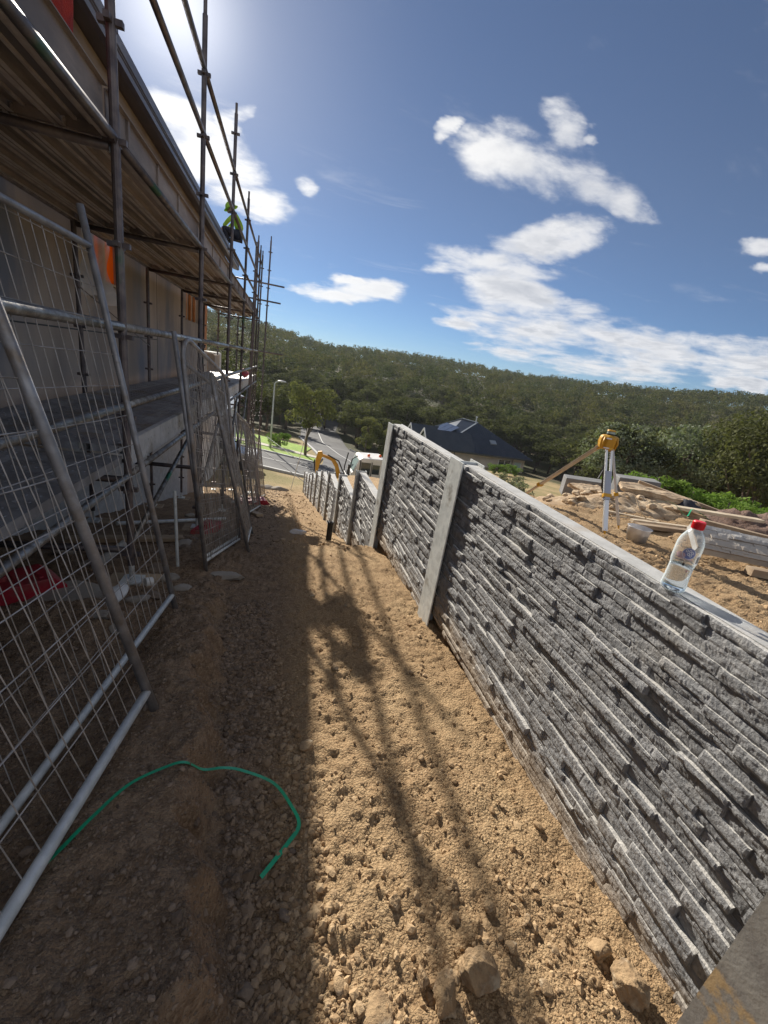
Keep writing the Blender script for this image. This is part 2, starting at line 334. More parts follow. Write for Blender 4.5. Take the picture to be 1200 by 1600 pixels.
# ---- terrain
def sstep(a,b,x):
    t=np.clip((np.asarray(x,float)-a)/(b-a),0,1); return t*t*(3-2*t)
def terrain(x,y):
    x=np.asarray(x,float); y=np.asarray(y,float)
    r=np.hypot(x,y); az=np.degrees(np.arctan2(x,np.maximum(y,.01)))
    path=np.interp(y,[-30,.5,2,4,6.2,8,11.7,20.5,24,28,34,42,60,80],[0,-1.6,-1.75,-1.95,-2.52,-3.0,-3.98,-6.3,-6.75,-7.1,-7.6,-8.3,-10.2,-12.0])
    lip=np.interp(y,[.6,1,2,3],[-.03,-.09,-.24,-.34])
    lip=lip+.03*np.sin(9*y+1)+.022*np.sin(23*y)+.012*np.sin(51*y+2)
    am=np.interp(y,[.5,1.5,2.5,3.3,4],[.23,.20,.16,.04,0])
    path=path+am*sstep(lip+.01,lip-.12,x)
    path=path-.10*sstep(-.52,-.70,x)*sstep(2.6,2.2,y)
    tr=np.interp(y,[4.7,5.2,8,11.7,14,20,21],[0,.2,.35,.25,.2,.1,0])
    path=path-tr*sstep(.3,.6,x)
    wallb=np.interp(y,[4.3,5.0,6.4,8.3,12,20.5,24,28],[-1.12,-1.9,-2.25,-2.65,-3.8,-6.1,-6.75,-6.95])
    ext=1.8*sstep(36,46,az)
    rr=np.where(r>5,np.maximum(5,r-ext),r)
    plat=np.interp(rr,[0,5,6.5,8,12,20,30,45,60,80],[-1.12,-1.22,-1.4,-1.75,-2.9,-5.0,-7.2,-8.7,-10.2,-12.0])
    w=sstep(1.5,4.0,x)
    back=wallb*(1-w)+plat*w
    b=sstep(1.285,1.305,x)*(1-sstep(20.6,26,y)*(1-sstep(8,16,x)))
    near=path*(1-b)+back*b
    far=np.interp(r,[20,28,34,42,60,80,110,150,200,260,320,450,900,4000],[-5.5,-7.1,-7.6,-8.3,-10.2,-12.0,-10.2,-5.5,-1.0,4.5,7.5,0,-10,-10])
    far=far+np.interp(az,[-10,-2,5,11,18,30,45,52,60],[5.0,3.2,-2.0,.5,1.5,0,3,6,8])*sstep(120,260,r)
    wl=sstep(30,60,r)
    z=near*(1-wl)+far*wl
    return z-.12*np.clip(x,-8,14)*(1-sstep(14,26,x))*sstep(21,27,y)*(1-sstep(60,80,r))
# ---------------------------------------------------------------- ground sheet
def gz(x, y): return float(terrain(x, y))
def grade_axis(knots):
    out = []
    for a, b, st in knots: out += list(np.arange(a, b, st))
    return out
def expo(a, b, s0, g):
    o = [a]; s = s0
    while o[-1] < b: o.append(o[-1]+s); s *= g
    return o
xs = sorted([-v for v in expo(1.3, 2600, .03, 1.075)]) + list(np.arange(-1.27, 1.21, .0125)) + [1.222, 1.25, 1.284, 1.295, 1.306] + list(np.arange(1.34, 6.5, .045)) + expo(6.5, 2600, .08, 1.06)[0:]
ys_ = sorted([-v+.25 for v in expo(0, 400, .1, 1.2)][1:]) + list(np.arange(.25, 2.6, .0125)) + expo(2.6, 3000, .0135, 1.0135)
xs = np.array(sorted(set(np.round(xs, 5)))); ys_ = np.array(sorted(set(np.round(ys_, 5))))
XX, YY = np.meshgrid(xs, ys_); XX = XX+0; 
def micro(x, y):
    r = np.hypot(x, y)
    soft = (1-sstep(18, 26, y))*(1-sstep(10, 20, np.abs(x)))
    big = .016*fbm(x, y, 1.6, 3, 3)+.018*fbm(x, y, 5, 3, 9)
    clod = .5+.5*fbm(x, y, 1.1, 2, 77)
    crumb = .030*np.maximum(0, fbm(x, y, 9, 4, 91, .62)-.05)*(.6+1.2*np.exp(-((x-np.interp(y, [.6, 1, 2, 3], [-.06, -.12, -.28, -.38]))/.14)**2))-.010*np.maximum(0, .03-np.abs(fbm(x, y, 6, 3, 13)))/.03*sstep(.0, -.1, x)
    rough = .015*(fbm(x, y, 30, 3, 5, .7)*1.5)*(.45+clod)
    rid = .006*(1-np.abs(fbm(x, y, 11, 4, 31, .6))*2.6)*clod
    lipx = np.interp(y, [.6, 1, 2, 3], [-.03, -.09, -.24, -.34])
    flat = sstep(lipx-.08, lipx-.2, x)*sstep(2.0, 1.3, y)*.35      # the trodden clay on the left is smoother
    lane = sstep(.75, .95, x)*(1-sstep(1.1, 1.2, x))*.3
    hump = .05*np.exp(-((x+.33)**2/.02+(y-2.15)**2/.08))+.05*np.exp(-((x-1.05)**2/.05+(y-4.65)**2/.02))
    ruts = -.02*np.exp(-((x-.04)**2)/.008)*sstep(3.2, 2.4, y)
    m = (big+crumb+(rough+rid)*(1-flat)*(1-lane)+hump+ruts)
    fine = np.where(r < 14, m, big+rough*.6)
    bump_right = .05*fbm(x, y, 2.6, 4, 51)*sstep(1.5, 2, x)
    return fine*soft+bump_right*soft
def ground(x, y):
    x = np.asarray(x, float); y = np.asarray(y, float); return terrain(x, y)+micro(x, y)
ZZ = ground(XX, YY)
nx, ny = len(xs), len(ys_)
V = np.stack([XX, YY, ZZ], -1).reshape(-1, 3)
ii = (np.arange(ny-1)[:, None]*nx+np.arange(nx-1)[None, :]).ravel()
F = np.stack([ii, ii+1, ii+1+nx, ii+nx], 1)
# ground material: clay zones by place
gm = bpy.data.materials.new('ground_soil'); gm.use_nodes = True; g = gm.node_tree; gb = g.nodes['Principled BSDF']; MT['ground_soil'] = gm
co = N('ShaderNodeTexCoord', nt=g).outputs['Object']; s3 = N('ShaderNodeSeparateXYZ', nt=g); g.links.new(co, s3.inputs[0]); gx, gy, gz_ = s3.outputs
nA = NOISE(co, 1.3, 6, .6, nt=g); nB = NOISE(co, 9, 8, .65, nt=g); nC = NOISE(co, 60, 6, .7, nt=g)
vo1 = N('ShaderNodeTexVoronoi', nt=g); g.links.new(co, vo1.inputs['Vector']); vo1.inputs['Scale'].default_value = 95
vo2 = N('ShaderNodeTexVoronoi', nt=g); g.links.new(co, vo2.inputs['Vector']); vo2.inputs['Scale'].default_value = 240
vs = N('ShaderNodeSeparateXYZ', nt=g); g.links.new(vo1.outputs['Color'], vs.inputs[0]); vcell = vs.outputs[0]
clay = MIX(RAMP(nB, .35, .68, nt=g), (.42, .28, .155, 1), (.27, .175, .095, 1), nt=g)
clay = MIX(RAMP(nA, .48, .66, nt=g), clay, (.48, .34, .195, 1), nt=g)
clay = MIX(RAMP(nC, .50, .72, nt=g), clay, (.56, .41, .24, 1), nt=g)
clay = MIX(RAMP(vcell, .15, .95, nt=g, b=.55), clay, (.56, .40, .23, 1), nt=g)
clay = MIX(RAMP(vo1.outputs['Distance'], .35, .75, nt=g, b=.5), clay, (.22, .14, .075, 1), nt=g)
shade_soil = MIX(RAMP(nB, .38, .62, nt=g), (.23, .155, .098, 1), (.33, .23, .15, 1), nt=g)      # trampled building-side soil, its colour darkened over the shaded zone
shade_soil = MIX(RAMP(nC, .60, .74, nt=g), shade_soil, (.42, .32, .22, 1), nt=g)
shade_soil = MIX(RAMP(vcell, .55, .98, nt=g, b=.55), shade_soil, (.40, .30, .20, 1), nt=g)
shade_soil = MIX(RAMP(NOISE(co, 24, 8, .75, nt=g), .50, .64, nt=g, b=.6), shade_soil, (.12, .08, .055, 1), nt=g)
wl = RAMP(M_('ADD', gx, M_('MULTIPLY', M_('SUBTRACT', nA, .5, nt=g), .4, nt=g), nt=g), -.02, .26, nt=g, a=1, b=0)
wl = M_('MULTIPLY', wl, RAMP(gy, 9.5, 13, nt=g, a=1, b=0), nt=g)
soil = MIX(wl, clay, shade_soil, nt=g)
litter = MIX(RAMP(NOISE(co, .2, 6, .6, nt=g), .4, .6, nt=g), (.10, .085, .05, 1), (.07, .075, .035, 1), nt=g)
tan_f = MIX(RAMP(NOISE(co, .35, 7, .65, nt=g), .4, .6, nt=g), (.40, .30, .16, 1), (.26, .22, .10, 1), nt=g)
rad = VM('LENGTH', co, nt=g)
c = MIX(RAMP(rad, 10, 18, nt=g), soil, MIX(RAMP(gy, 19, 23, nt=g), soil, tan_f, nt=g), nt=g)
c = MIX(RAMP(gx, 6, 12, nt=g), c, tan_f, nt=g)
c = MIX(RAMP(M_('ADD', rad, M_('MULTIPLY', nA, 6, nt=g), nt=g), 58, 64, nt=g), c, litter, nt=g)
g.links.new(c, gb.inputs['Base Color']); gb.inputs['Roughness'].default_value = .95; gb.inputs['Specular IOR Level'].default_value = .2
bn = N('ShaderNodeBump', nt=g); bn.inputs['Strength'].default_value = .9; bn.inputs['Distance'].default_value = .009
hh = M_('ADD', M_('ADD', NOISE(co, 130, 8, .7, nt=g), M_('MULTIPLY', vo1.outputs['Distance'], -1.1, nt=g), nt=g), M_('MULTIPLY', vo2.outputs['Distance'], -.5, nt=g), nt=g); g.links.new(hh, bn.inputs['Height'])
g.links.new(bn.outputs[0], gb.inputs['Normal'])
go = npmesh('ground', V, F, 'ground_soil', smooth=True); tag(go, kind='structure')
# ---------------------------------------------------------------- gravel: loose stones nobody could count
def ico(sub=0):
    b = bmesh.new(); bmesh.ops.create_icosphere(b, subdivisions=max(sub, 1), radius=1); b.verts.ensure_lookup_table()
    v = np.array([q.co[:] for q in b.verts]); f = np.array([[q.index for q in p.verts] for p in b.faces]); b.free(); return v, f
def stones(n, fx, size, name, mats, label):
    v0, f0 = ico(1); P = []
    pts = fx(n); x, y = pts[:, 0], pts[:, 1]; z = ground(x, y); s = size(len(x)); k = len(v0)
    jit = 1+rng.normal(0, .16, (len(x), k)); ax = rng.uniform(.55, 1.25, (len(x), 3)); ax[:, 2] *= .75
    V = v0[None]*jit[..., None]*ax[:, None, :]*s[:, None, None]
    a = rng.uniform(0, 6.28, len(x)); ca, sa = np.cos(a)[:, None], np.sin(a)[:, None]
    Vx = V[..., 0]*ca-V[..., 1]*sa; Vy = V[..., 0]*sa+V[..., 1]*ca
    V = np.stack([Vx+x[:, None], Vy+y[:, None], V[..., 2]+(z+s*.15)[:, None]], -1)
    Fm = f0[None]+(np.arange(len(x))*k)[:, None, None]
    return V.reshape(-1, 3), Fm.reshape(-1, 3)
def gen_pts(n):
    out = []
    # even scatter in view-density: nearer places get more
    y = .3+5.5*rng.random(n)**2.1; x = -1.3+2.48*rng.random(n)
    dens = .25+.75*(fbm(x, y, 1.5, 3, 8) > -.05)
    lipx = np.interp(y, [.6, 1, 2, 3], [-.03, -.09, -.24, -.34])
    d2 = np.where((x > lipx) & (x < .2), 1.3, dens*.75); d2 = np.where(x < lipx-.05, .40, d2); d2 = np.where(x > .8, d2*.45+.1, d2)
    return np.stack([x, y], 1)[rng.random(n) < d2]
t_m = bpy.data.materials.new('gravel_stone'); t_m.use_nodes = True; t = t_m.node_tree; MT['gravel_stone'] = t_m
gi = N('ShaderNodeNewGeometry', nt=t).outputs['Random Per Island']; co_ = N('ShaderNodeTexCoord', nt=t).outputs['Object']; sp = N('ShaderNodeSeparateXYZ', nt=t); t.links.new(co_, sp.inputs[0])
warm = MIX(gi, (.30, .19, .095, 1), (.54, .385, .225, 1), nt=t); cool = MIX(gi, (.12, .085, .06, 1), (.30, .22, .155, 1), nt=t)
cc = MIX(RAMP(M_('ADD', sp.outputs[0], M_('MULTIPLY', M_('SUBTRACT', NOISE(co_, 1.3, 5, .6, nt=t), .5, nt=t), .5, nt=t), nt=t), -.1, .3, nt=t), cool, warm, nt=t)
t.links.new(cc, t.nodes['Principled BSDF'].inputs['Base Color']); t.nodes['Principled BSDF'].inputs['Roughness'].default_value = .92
bn = N('ShaderNodeBump', nt=t); bn.inputs['Strength'].default_value = .7; bn.inputs['Distance'].default_value = .004; t.links.new(NOISE(co_, 220, 4, .6, nt=t), bn.inputs['Height']); t.links.new(bn.outputs[0], t.nodes['Principled BSDF'].inputs['Normal'])
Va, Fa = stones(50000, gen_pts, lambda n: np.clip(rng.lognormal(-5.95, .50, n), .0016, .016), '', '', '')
def pts_r(n):
    x = 1.35+6*rng.random(n); y = .6+6*rng.random(n); k = (x < 1.35+y*1.3+1.5); return np.stack([x, y], 1)[k]
Vb, Fb = stones(5000, pts_r, lambda n: np.clip(rng.lognormal(-4.8, .45, n), .004, .04), '', '', '')
def pts_t(n):
    y = 4.5+14*rng.random(n); x = -1.2+2.3*rng.random(n); return np.stack([x, y], 1)
Vc, Fc = stones(2500, pts_t, lambda n: np.clip(rng.lognormal(-4.2, .45, n), .006, .06), '', '', '')
def pts_s(n):      # loose cobbly strip in the shade
    y = .35+2.6*rng.random(n)**1.3; x = np.interp(y, [.6, 1, 2, 3], [-.03, -.09, -.24, -.34])+.02+.34*rng.random(n)**1.2; return np.stack([x, y], 1)
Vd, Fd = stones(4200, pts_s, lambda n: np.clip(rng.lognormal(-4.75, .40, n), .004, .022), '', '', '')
def pts_b(n):      # stony patch at the near end of the track, thinning out up it
    y = .35+2.4*rng.random(n)**2.8; x = .05+1.1*rng.random(n); return np.stack([x, y], 1)[(fbm(x, y, 3.1, 3, 66) > -.08)]
Ve, Fe = stones(3000, pts_b, lambda n: np.clip(rng.lognormal(-5.1, .5, n), .004, .02), '', '', '')
def pts_l(n):      # crumbs on the trodden bank
    y = .35+2.9*rng.random(n)**1.5; x = np.interp(y, [.6, 1, 2, 3], [-.03, -.09, -.24, -.34])+.04-1.0*rng.random(n)**1.4; return np.stack([x, y], 1)
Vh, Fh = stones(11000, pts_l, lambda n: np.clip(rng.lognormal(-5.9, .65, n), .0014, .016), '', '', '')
Vg = []; Fg = []; nb_ = 0
for a_, b_ in ((Va, Fa), (Vb, Fb), (Vc, Fc), (Vd, Fd), (Ve, Fe), (Vh, Fh)): Vg.append(a_); Fg.append(b_+nb_); nb_ += len(a_)
Vg = np.concatenate(Vg); Fg = np.concatenate(Fg)
tag(npmesh('gravel', Vg, Fg, 'gravel_stone'), 'loose tan and grey gravel strewn over the clay', 'gravel', kind='stuff')
def rock(name, x, y, s, seed, m, label, cat, group=None, sq=(1, 1, .7), sink=.25, rot=0, z=None, tilt=0, sub=4):
    b = bmesh.new(); bmesh.ops.create_icosphere(b, subdivisions=sub, radius=1)
    r = np.random.default_rng(seed); pl = r.normal(0, 1, (12, 3)); pl /= np.linalg.norm(pl, axis=1)[:, None]; dd = r.uniform(.55, .9, 12)
    for v in b.verts:
        p = np.array(v.co[:])
        for n_, d_ in zip(pl, dd):
            e = p@n_-d_
            if e > 0: p = p-n_*e*.95
        q = p*3+seed; w = float(fbm(np.array([q[0]+q[2]*.7]), np.array([q[1]-q[2]*.6]), 1.2, 5, seed))
        w2 = float(fbm(np.array([p[0]*5+p[2]*3+seed]), np.array([p[1]*5-p[2]*2]), 1.5, 3, seed+1)); p = p*(1+.13*w+.035*w2); v.co = Vector((p[0]*sq[0]*s, p[1]*sq[1]*s, p[2]*sq[2]*s))
    me = bpy.data.meshes.new(name); b.to_mesh(me); b.free(); me.materials.append(MT[m])
    for p in me.polygons: p.use_smooth = sub != 4
    o = bpy.data.objects.new(name, me); COL.objects.link(o); zz = float(ground(x, y)) if z is None else z
    o.location = (x, y, zz+s*sq[2]*(1-2*sink)); o.rotation_euler = (tilt, tilt*.5, rot)
    return tag(o, label, cat, group)
rock('rock', .66, .575, .056, 5, 'rock', 'largest angular tan rock at the foot of the picture', 'rock', sq=(1, 1.25, .9), sink=.2, rot=.5, sub=5)
rock('rock', .555, .545, .050, 8, 'rock', 'pointed dark brown rock leaning left of the largest tan rock', 'rock', sq=(.7, 1.2, .9), rot=-.3, tilt=.3, sub=5)
rock('rock', 1.09, .575, .036, 12, 'rock', 'rounded tan stone beside the wall base, the farther of two', 'rock', sq=(1.1, .9, .9), rot=.4, sub=5)
rock('rock', 1.115, .485, .052, 15, 'rock', 'blocky tan rock touching the wall base, the nearer of two', 'rock', sq=(1.1, 1, .9), rot=.1, sub=5)
rock('rock', .47, .79, .024, 19, 'rock', 'egg sized reddish stone alone in the middle of the track', 'rock', sq=(.9, 1.1, .9))
rock('rock', .685, .815, .022, 22, 'rock', 'small upright stone up the track from the largest tan rock', 'rock', sq=(.9, 1.2, .9), rot=.8)
rock('rock', .66, .725, .019, 25, 'rock', 'small pale tan stone between the upright stone and the largest rock', 'rock', sq=(1.2, .9, .8))
rock('rock', .505, .60, .024, 27, 'rock', 'small brown stone standing left of the pointed dark rock', 'rock', sq=(.8, 1.1, 1))
rock('rock', .36, .55, .045, 31, 'rock', 'flat half buried sandy rock near the bottom edge', 'rock', sq=(1, 1.3, .4), sink=.45)
rock('rock', .78, .73, .018, 33, 'rock', 'small dark stone in the shadow streak right of the largest rock', 'rock')
for k, (x, y, s) in enumerate([(.42, 2.05, .035), (.60, 2.35, .03), (.22, 1.45, .04), (.75, 1.35, .02), (.9, 2.0, .022), (.62, 2.9, .03), (.35, 3.1, .035), (-.02, 2.6, .03), (.05, 1.9, .03), (-.05, 1.55, .025), (.12, .8, .03), (.02, .65, .032), (.27, .62, .025), (.15, 1.0, .02), (.8, .62, .024), (.9, .68, .02), (.86, .52, .026), (.95, .6, .018), (.30, .78, .018), (-.02, .9, .022), (.1, .55, .03)]):
    rock('rock', x, y, s*(.8 if x > .15 else .6), 50+k, 'rock' if x > .15 else 'dark_rock', 'small loose tan stone on the sunlit clay track' if x > .15 else 'small loose grey stone in the shaded gravel strip', 'rock', 'small loose stones on the sunlit track' if x > .15 else 'small loose stones in the shaded strip', sub=3, rot=k, sq=(1, 1.2, .7))
rock('rock', -.36, 3.38, .13, 90, 'pale_rock', 'flat broken pale concrete lump under the foot of the second fence panel', 'rubble', sq=(1.2, .7, .3), sink=.3)
rock('rock', -1.3, 2.75, .22, 91, 'pale_rock', 'flat grey slab of broken concrete behind the nearest mesh panels', 'rubble', sq=(1.3, .8, .25), sink=.4)
rock('rock', -.95, 2.45, .07, 92, 'pale_rock', 'small grey shard of concrete beyond the nearest mesh panel', 'rubble', sq=(1.3, .8, .4))
# ---------------------------------------------------------------- roads, footpath, lawns (sheets following the ground)
def strip(name, cl, w, m, off, kind='structure', th=0, label=None, cat=None, n=40, cross=9):
    pts = np.array(cl, float); d = np.r_[0, np.cumsum(np.hypot(*np.diff(pts[:, :2], axis=0).T))]; t = np.linspace(0, d[-1], n)
    x = np.interp(t, d, pts[:, 0]); y = np.interp(t, d, pts[:, 1]); ws = np.interp(t, d, pts[:, 2]) if pts.shape[1] > 2 else np.full(n, w)
    tx = np.gradient(x); ty = np.gradient(y); L = np.hypot(tx, ty); nx_, ny_ = -ty/L, tx/L
    s = np.linspace(-.5, .5, cross); PX = x[:, None]+nx_[:, None]*s*ws[:, None]; PY = y[:, None]+ny_[:, None]*s*ws[:, None]
    PZ = ground(PX, PY)+off; V = np.stack([PX, PY, PZ], -1).reshape(-1, 3)
    i = (np.arange(n-1)[:, None]*cross+np.arange(cross-1)[None]).ravel(); F = np.stack([i, i+1, i+1+cross, i+cross], 1)
    if th:
        V2 = V.copy(); V2[:, 2] -= th+.15; m0 = len(V); F = F.tolist()
        for k in range(n-1):
            for e in (0, cross-1): a, b = k*cross+e, (k+1)*cross+e; F.append([a, b, b+m0, a+m0])
        V = np.concatenate([V, V2])
    o = npmesh(name, V, F, m); return tag(o, label, cat, kind=kind)
road_cl = [(-60, 34.8), (-20, 30.8), (-1, 30.4), (6, 29.6), (25, 27), (45, 22)]
strip('road', road_cl, 7.4, 'asphalt', .05, n=160, cross=16)
strip('side_road', [(8.6, 33.2, 11), (8.4, 35, 10), (8, 38, 8.5), (7, 46, 7), (6, 60, 7), (6.5, 80, 6.5), (12, 110, 6)], 7, 'asphalt', .065, n=120, cross=14)
strip('road_marking', [(-40, 33.0), (-20, 31), (-1, 30.6), (5, 29.9)], .14, 'line_paint', .075, n=120, cross=2)
strip('side_road_marking', [(7.3, 37.5), (6.3, 46), (5.7, 60), (6, 75)], .14, 'line_paint', .085, n=80, cross=2)
for cl in ([(-60, 38.6), (-20, 34.6), (-1, 34.2), (2.6, 33.9)], [(-60, 31), (-20, 27), (-1, 26.6), (6, 25.7), (25, 23.2)]): strip('kerb', cl, .35, 'conc', .15, n=140, cross=3, th=.15)
strip('kerb', [(3.0, 34.4), (3.6, 38), (3.2, 46), (2.3, 60)], .3, 'conc', .15, n=60, cross=3, th=.15)
strip('kerb', [(16, 34), (12.4, 38), (10.9, 46), (9.8, 60)], .3, 'conc', .15, n=60, cross=3, th=.15)
strip('footpath', [(-60, 42.3), (-20, 38.3), (-1, 37.9), (3.1, 37.4)], 1.5, 'footpath', .14, n=120, cross=6, th=.1)
def lawn(name, label, cl, w, **k):
    o = strip(name, cl, w, 'lawn', .09, kind='stuff', label=label, cat='grass', n=120, cross=16); return o
lawn('grass_verge', 'bright green grass verge between the road and the footpath', [(-60, 40.1), (-20, 36.2), (-1, 35.8), (3.0, 35.4)], 2.9)
lawn('grass_lawn', 'green lawn beyond the footpath by the side road', [(-60, 47), (-20, 43), (-1, 42.4), (2.6, 41.8)], 7.5)
lawn('grass_corner', 'small green lawn under the two round trees at the corner', [(13.5, 44), (12.5, 58)], 4.5)
# ---------------------------------------------------------------- retaining wall: steel posts and stone-faced concrete sleepers
FX = 1.205                                     # plane of the post flanges
py_ = [.32, 2.69, 4.73, 6.46, 8.30, 10.25, 12.1, 13.85, 15.5, 17.1, 18.8, 20.5]
top = [-.50, -.50, -.555, -1.585, -2.14, -2.60, -3.06, -3.6, -4.15, -4.62, -5.02, -5.4]   # level of bay top before each post
tops = [-.515, -.535, -1.57, -2.14, -2.60, -3.04, -3.5, -4.0, -4.5, -4.9, -5.25]           # bays 0..10
def sleeper_mesh(y0, y1, z0, z1, res, seed, x_face):
    r = np.random.default_rng(seed); V = []; F = []; n0 = 0
    rows = []; z = z0
    while z < z1-.012:
        h = r.choice([.020, .028, .035, .044, .054], p=[.12, .23, .3, .24, .11]); 
        if z+h > z1-.015: h = z1-z
        rows.append((z, z+h)); z += h
    for (a, b) in rows:
        y = y0; 
        while y < y1-1e-4:
            L = r.choice([.06, .10, .16, .25, .38], p=[.12, .20, .26, .25, .17])*r.uniform(.8, 1.25)
            e = y+L if y+L < y1-.04 else y1
            dpt = r.choice([-.003, .003, .007, .0115, .018], p=[.10, .25, .33, .21, .11])+r.uniform(-.002, .003)
            ny_ = max(2, int((e-y)/res)+1); nz_ = max(2, int((b-a)/res)+1)
            yy = np.linspace(y, e, ny_); zz_ = np.linspace(a, b, nz_); Yg, Zg = np.meshgrid(yy, zz_)
            ey = np.minimum(Yg-y, e-Yg); ez = np.minimum(Zg-a, b-Zg)
            edge = -.0028*np.exp(-np.minimum(ey, ez)/.003)
            slope_ = r.uniform(-.007, .007)*(Yg-(y+e)/2)/.2+r.uniform(-.16, .08)*(Zg-(a+b)/2)
            f = .0042*fbm(Yg*.7+seed, Zg*1.9, 30, 4, seed % 97, .64)+.0014*fbm(Yg, Zg, 140, 2, seed % 91)
            Xg = x_face-dpt-edge*0-slope_-f+(-edge)
            back = x_face+.012
            # keep outline: wobble edges a little
            Zg2 = Zg+np.where((Zg == a) | (Zg == b), .0016*fbm(Yg, Zg, 45, 2, seed % 53), 0)
            v = np.stack([Xg, Yg, Zg2], -1).reshape(-1, 3); k = ny_
            i = (np.arange(nz_-1)[:, None]*k+np.arange(ny_-1)[None]).ravel()
            f_ = np.stack([i, i+k, i+k+1, i+1], 1)+n0
            V.append(v); F.append(f_); m = len(v)
            ring = list(range(k))+[j*k+k-1 for j in range(1, nz_)]+list(range((nz_-1)*k+k-2, (nz_-1)*k-1, -1))+[j*k for j in range(nz_-2, 0, -1)]
            rb = v[ring].copy(); rb[:, 0] = back; V.append(rb); q = len(ring); ra = np.array(ring)
            F.append(np.stack([ra, np.roll(ra, -1), np.roll(np.arange(q), -1)+m, np.arange(q)+m], 1)+n0)
            n0 += m+q; y = e
    return np.concatenate(V), np.concatenate(F)
TRIM = .004
def wall_bay(i, y0, y1, ztop, zbot, label, res, group=None):
    t = thing('retaining_wall_bay', label, 'retaining wall', (1.26, y0, zbot), group)
    t.location.z = zbot; h = .2; z = ztop; k = 0
    while z > zbot+.03:
        z0 = z-h
        Vs, Fs = sleeper_mesh(y0+.012, y1-.012, z0+.0015, z-.0015, res, 101+i*37+k*7, FX+.045)
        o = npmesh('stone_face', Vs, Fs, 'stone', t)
        MB().box((FX+.0575, y0+.014, z0+.001), (FX+.150, y1-.014, z-.001+(.003 if k == 0 else 0))).build('concrete_sleeper', 'conc', t)
        z = z0; k += 1
    return t
bay_lab = ['long nearest dark stone faced wall bay with the water bottle standing on its top', 'dark stone faced wall bay between the two tall steel posts', 'lower grey stone faced wall bay just past the high step',
 'fourth stone faced wall bay down the slope', 'fifth stone faced wall bay down the slope', 'sixth stone faced wall bay down the slope', 'seventh stone faced wall bay down the slope', 'eighth stone faced wall bay down the slope', 'ninth stone faced wall bay down the slope', 'tenth stone faced wall bay down the slope', 'farthest stone faced wall bay at the foot of the slope']
for i in range(11):
    zb = float(terrain(1.15, (py_[i]+py_[i+1])/2 if i > 1 else py_[i]+(.5 if i == 0 else 1.0)))-.05
    if i == 0: zb = -1.70
    if i == 1: zb = -1.93
    zb = min(zb, tops[i]-.8)
    wall_bay(i, py_[i], py_[i+1], tops[i], zb, bay_lab[i], .0065 if i == 0 else .011 if i == 1 else .03, 'bays of the stone faced retaining wall')
# bay behind the camera-side post continues the wall
wall_bay(20, -1.6, .32, tops[0], -1.70, 'stone faced wall bay nearer than the closest steel post', .03, 'bays of the stone faced retaining wall')
post_lab = ['closest steel post, muddy flange filling the lower right corner', 'tall galvanised steel post with a wide flange between the two nearest bays', 'tall galvanised steel post at the high step of the wall']
def post(i, y, zt, zb, w, label, group=None):
    b = MB()
    b.box((FX-.006, y-w/2, zb), (FX+.004, y+w/2, zt)).box((FX+.004, y-.004, zb), (FX+.1515, y+.004, zt-.004)).box((FX+.1525, y-w/2, zb), (FX+.1625, y+w/2, zt-.002))
    o = b.build('steel_post', 'galv' if i else 'muddy_galv', None); return tag(o, label, 'steel post', group)
tz = [-.50, -.505, -.55, -1.56, -2.12, -2.58, -3.03, -3.5, -4.0, -4.48, -4.9, -5.24]
for i, y in enumerate(py_):
    lab = post_lab[i] if i < 3 else 'slim steel post between two stepped bays of the far wall'
    post(i, y, tz[i]+(.012 if i else .02), float(terrain(1.1, y))-.5, .155 if i == 0 else .23 if i == 1 else .21 if i == 2 else .09, lab, 'steel posts along the stepped wall' if i > 2 else None)
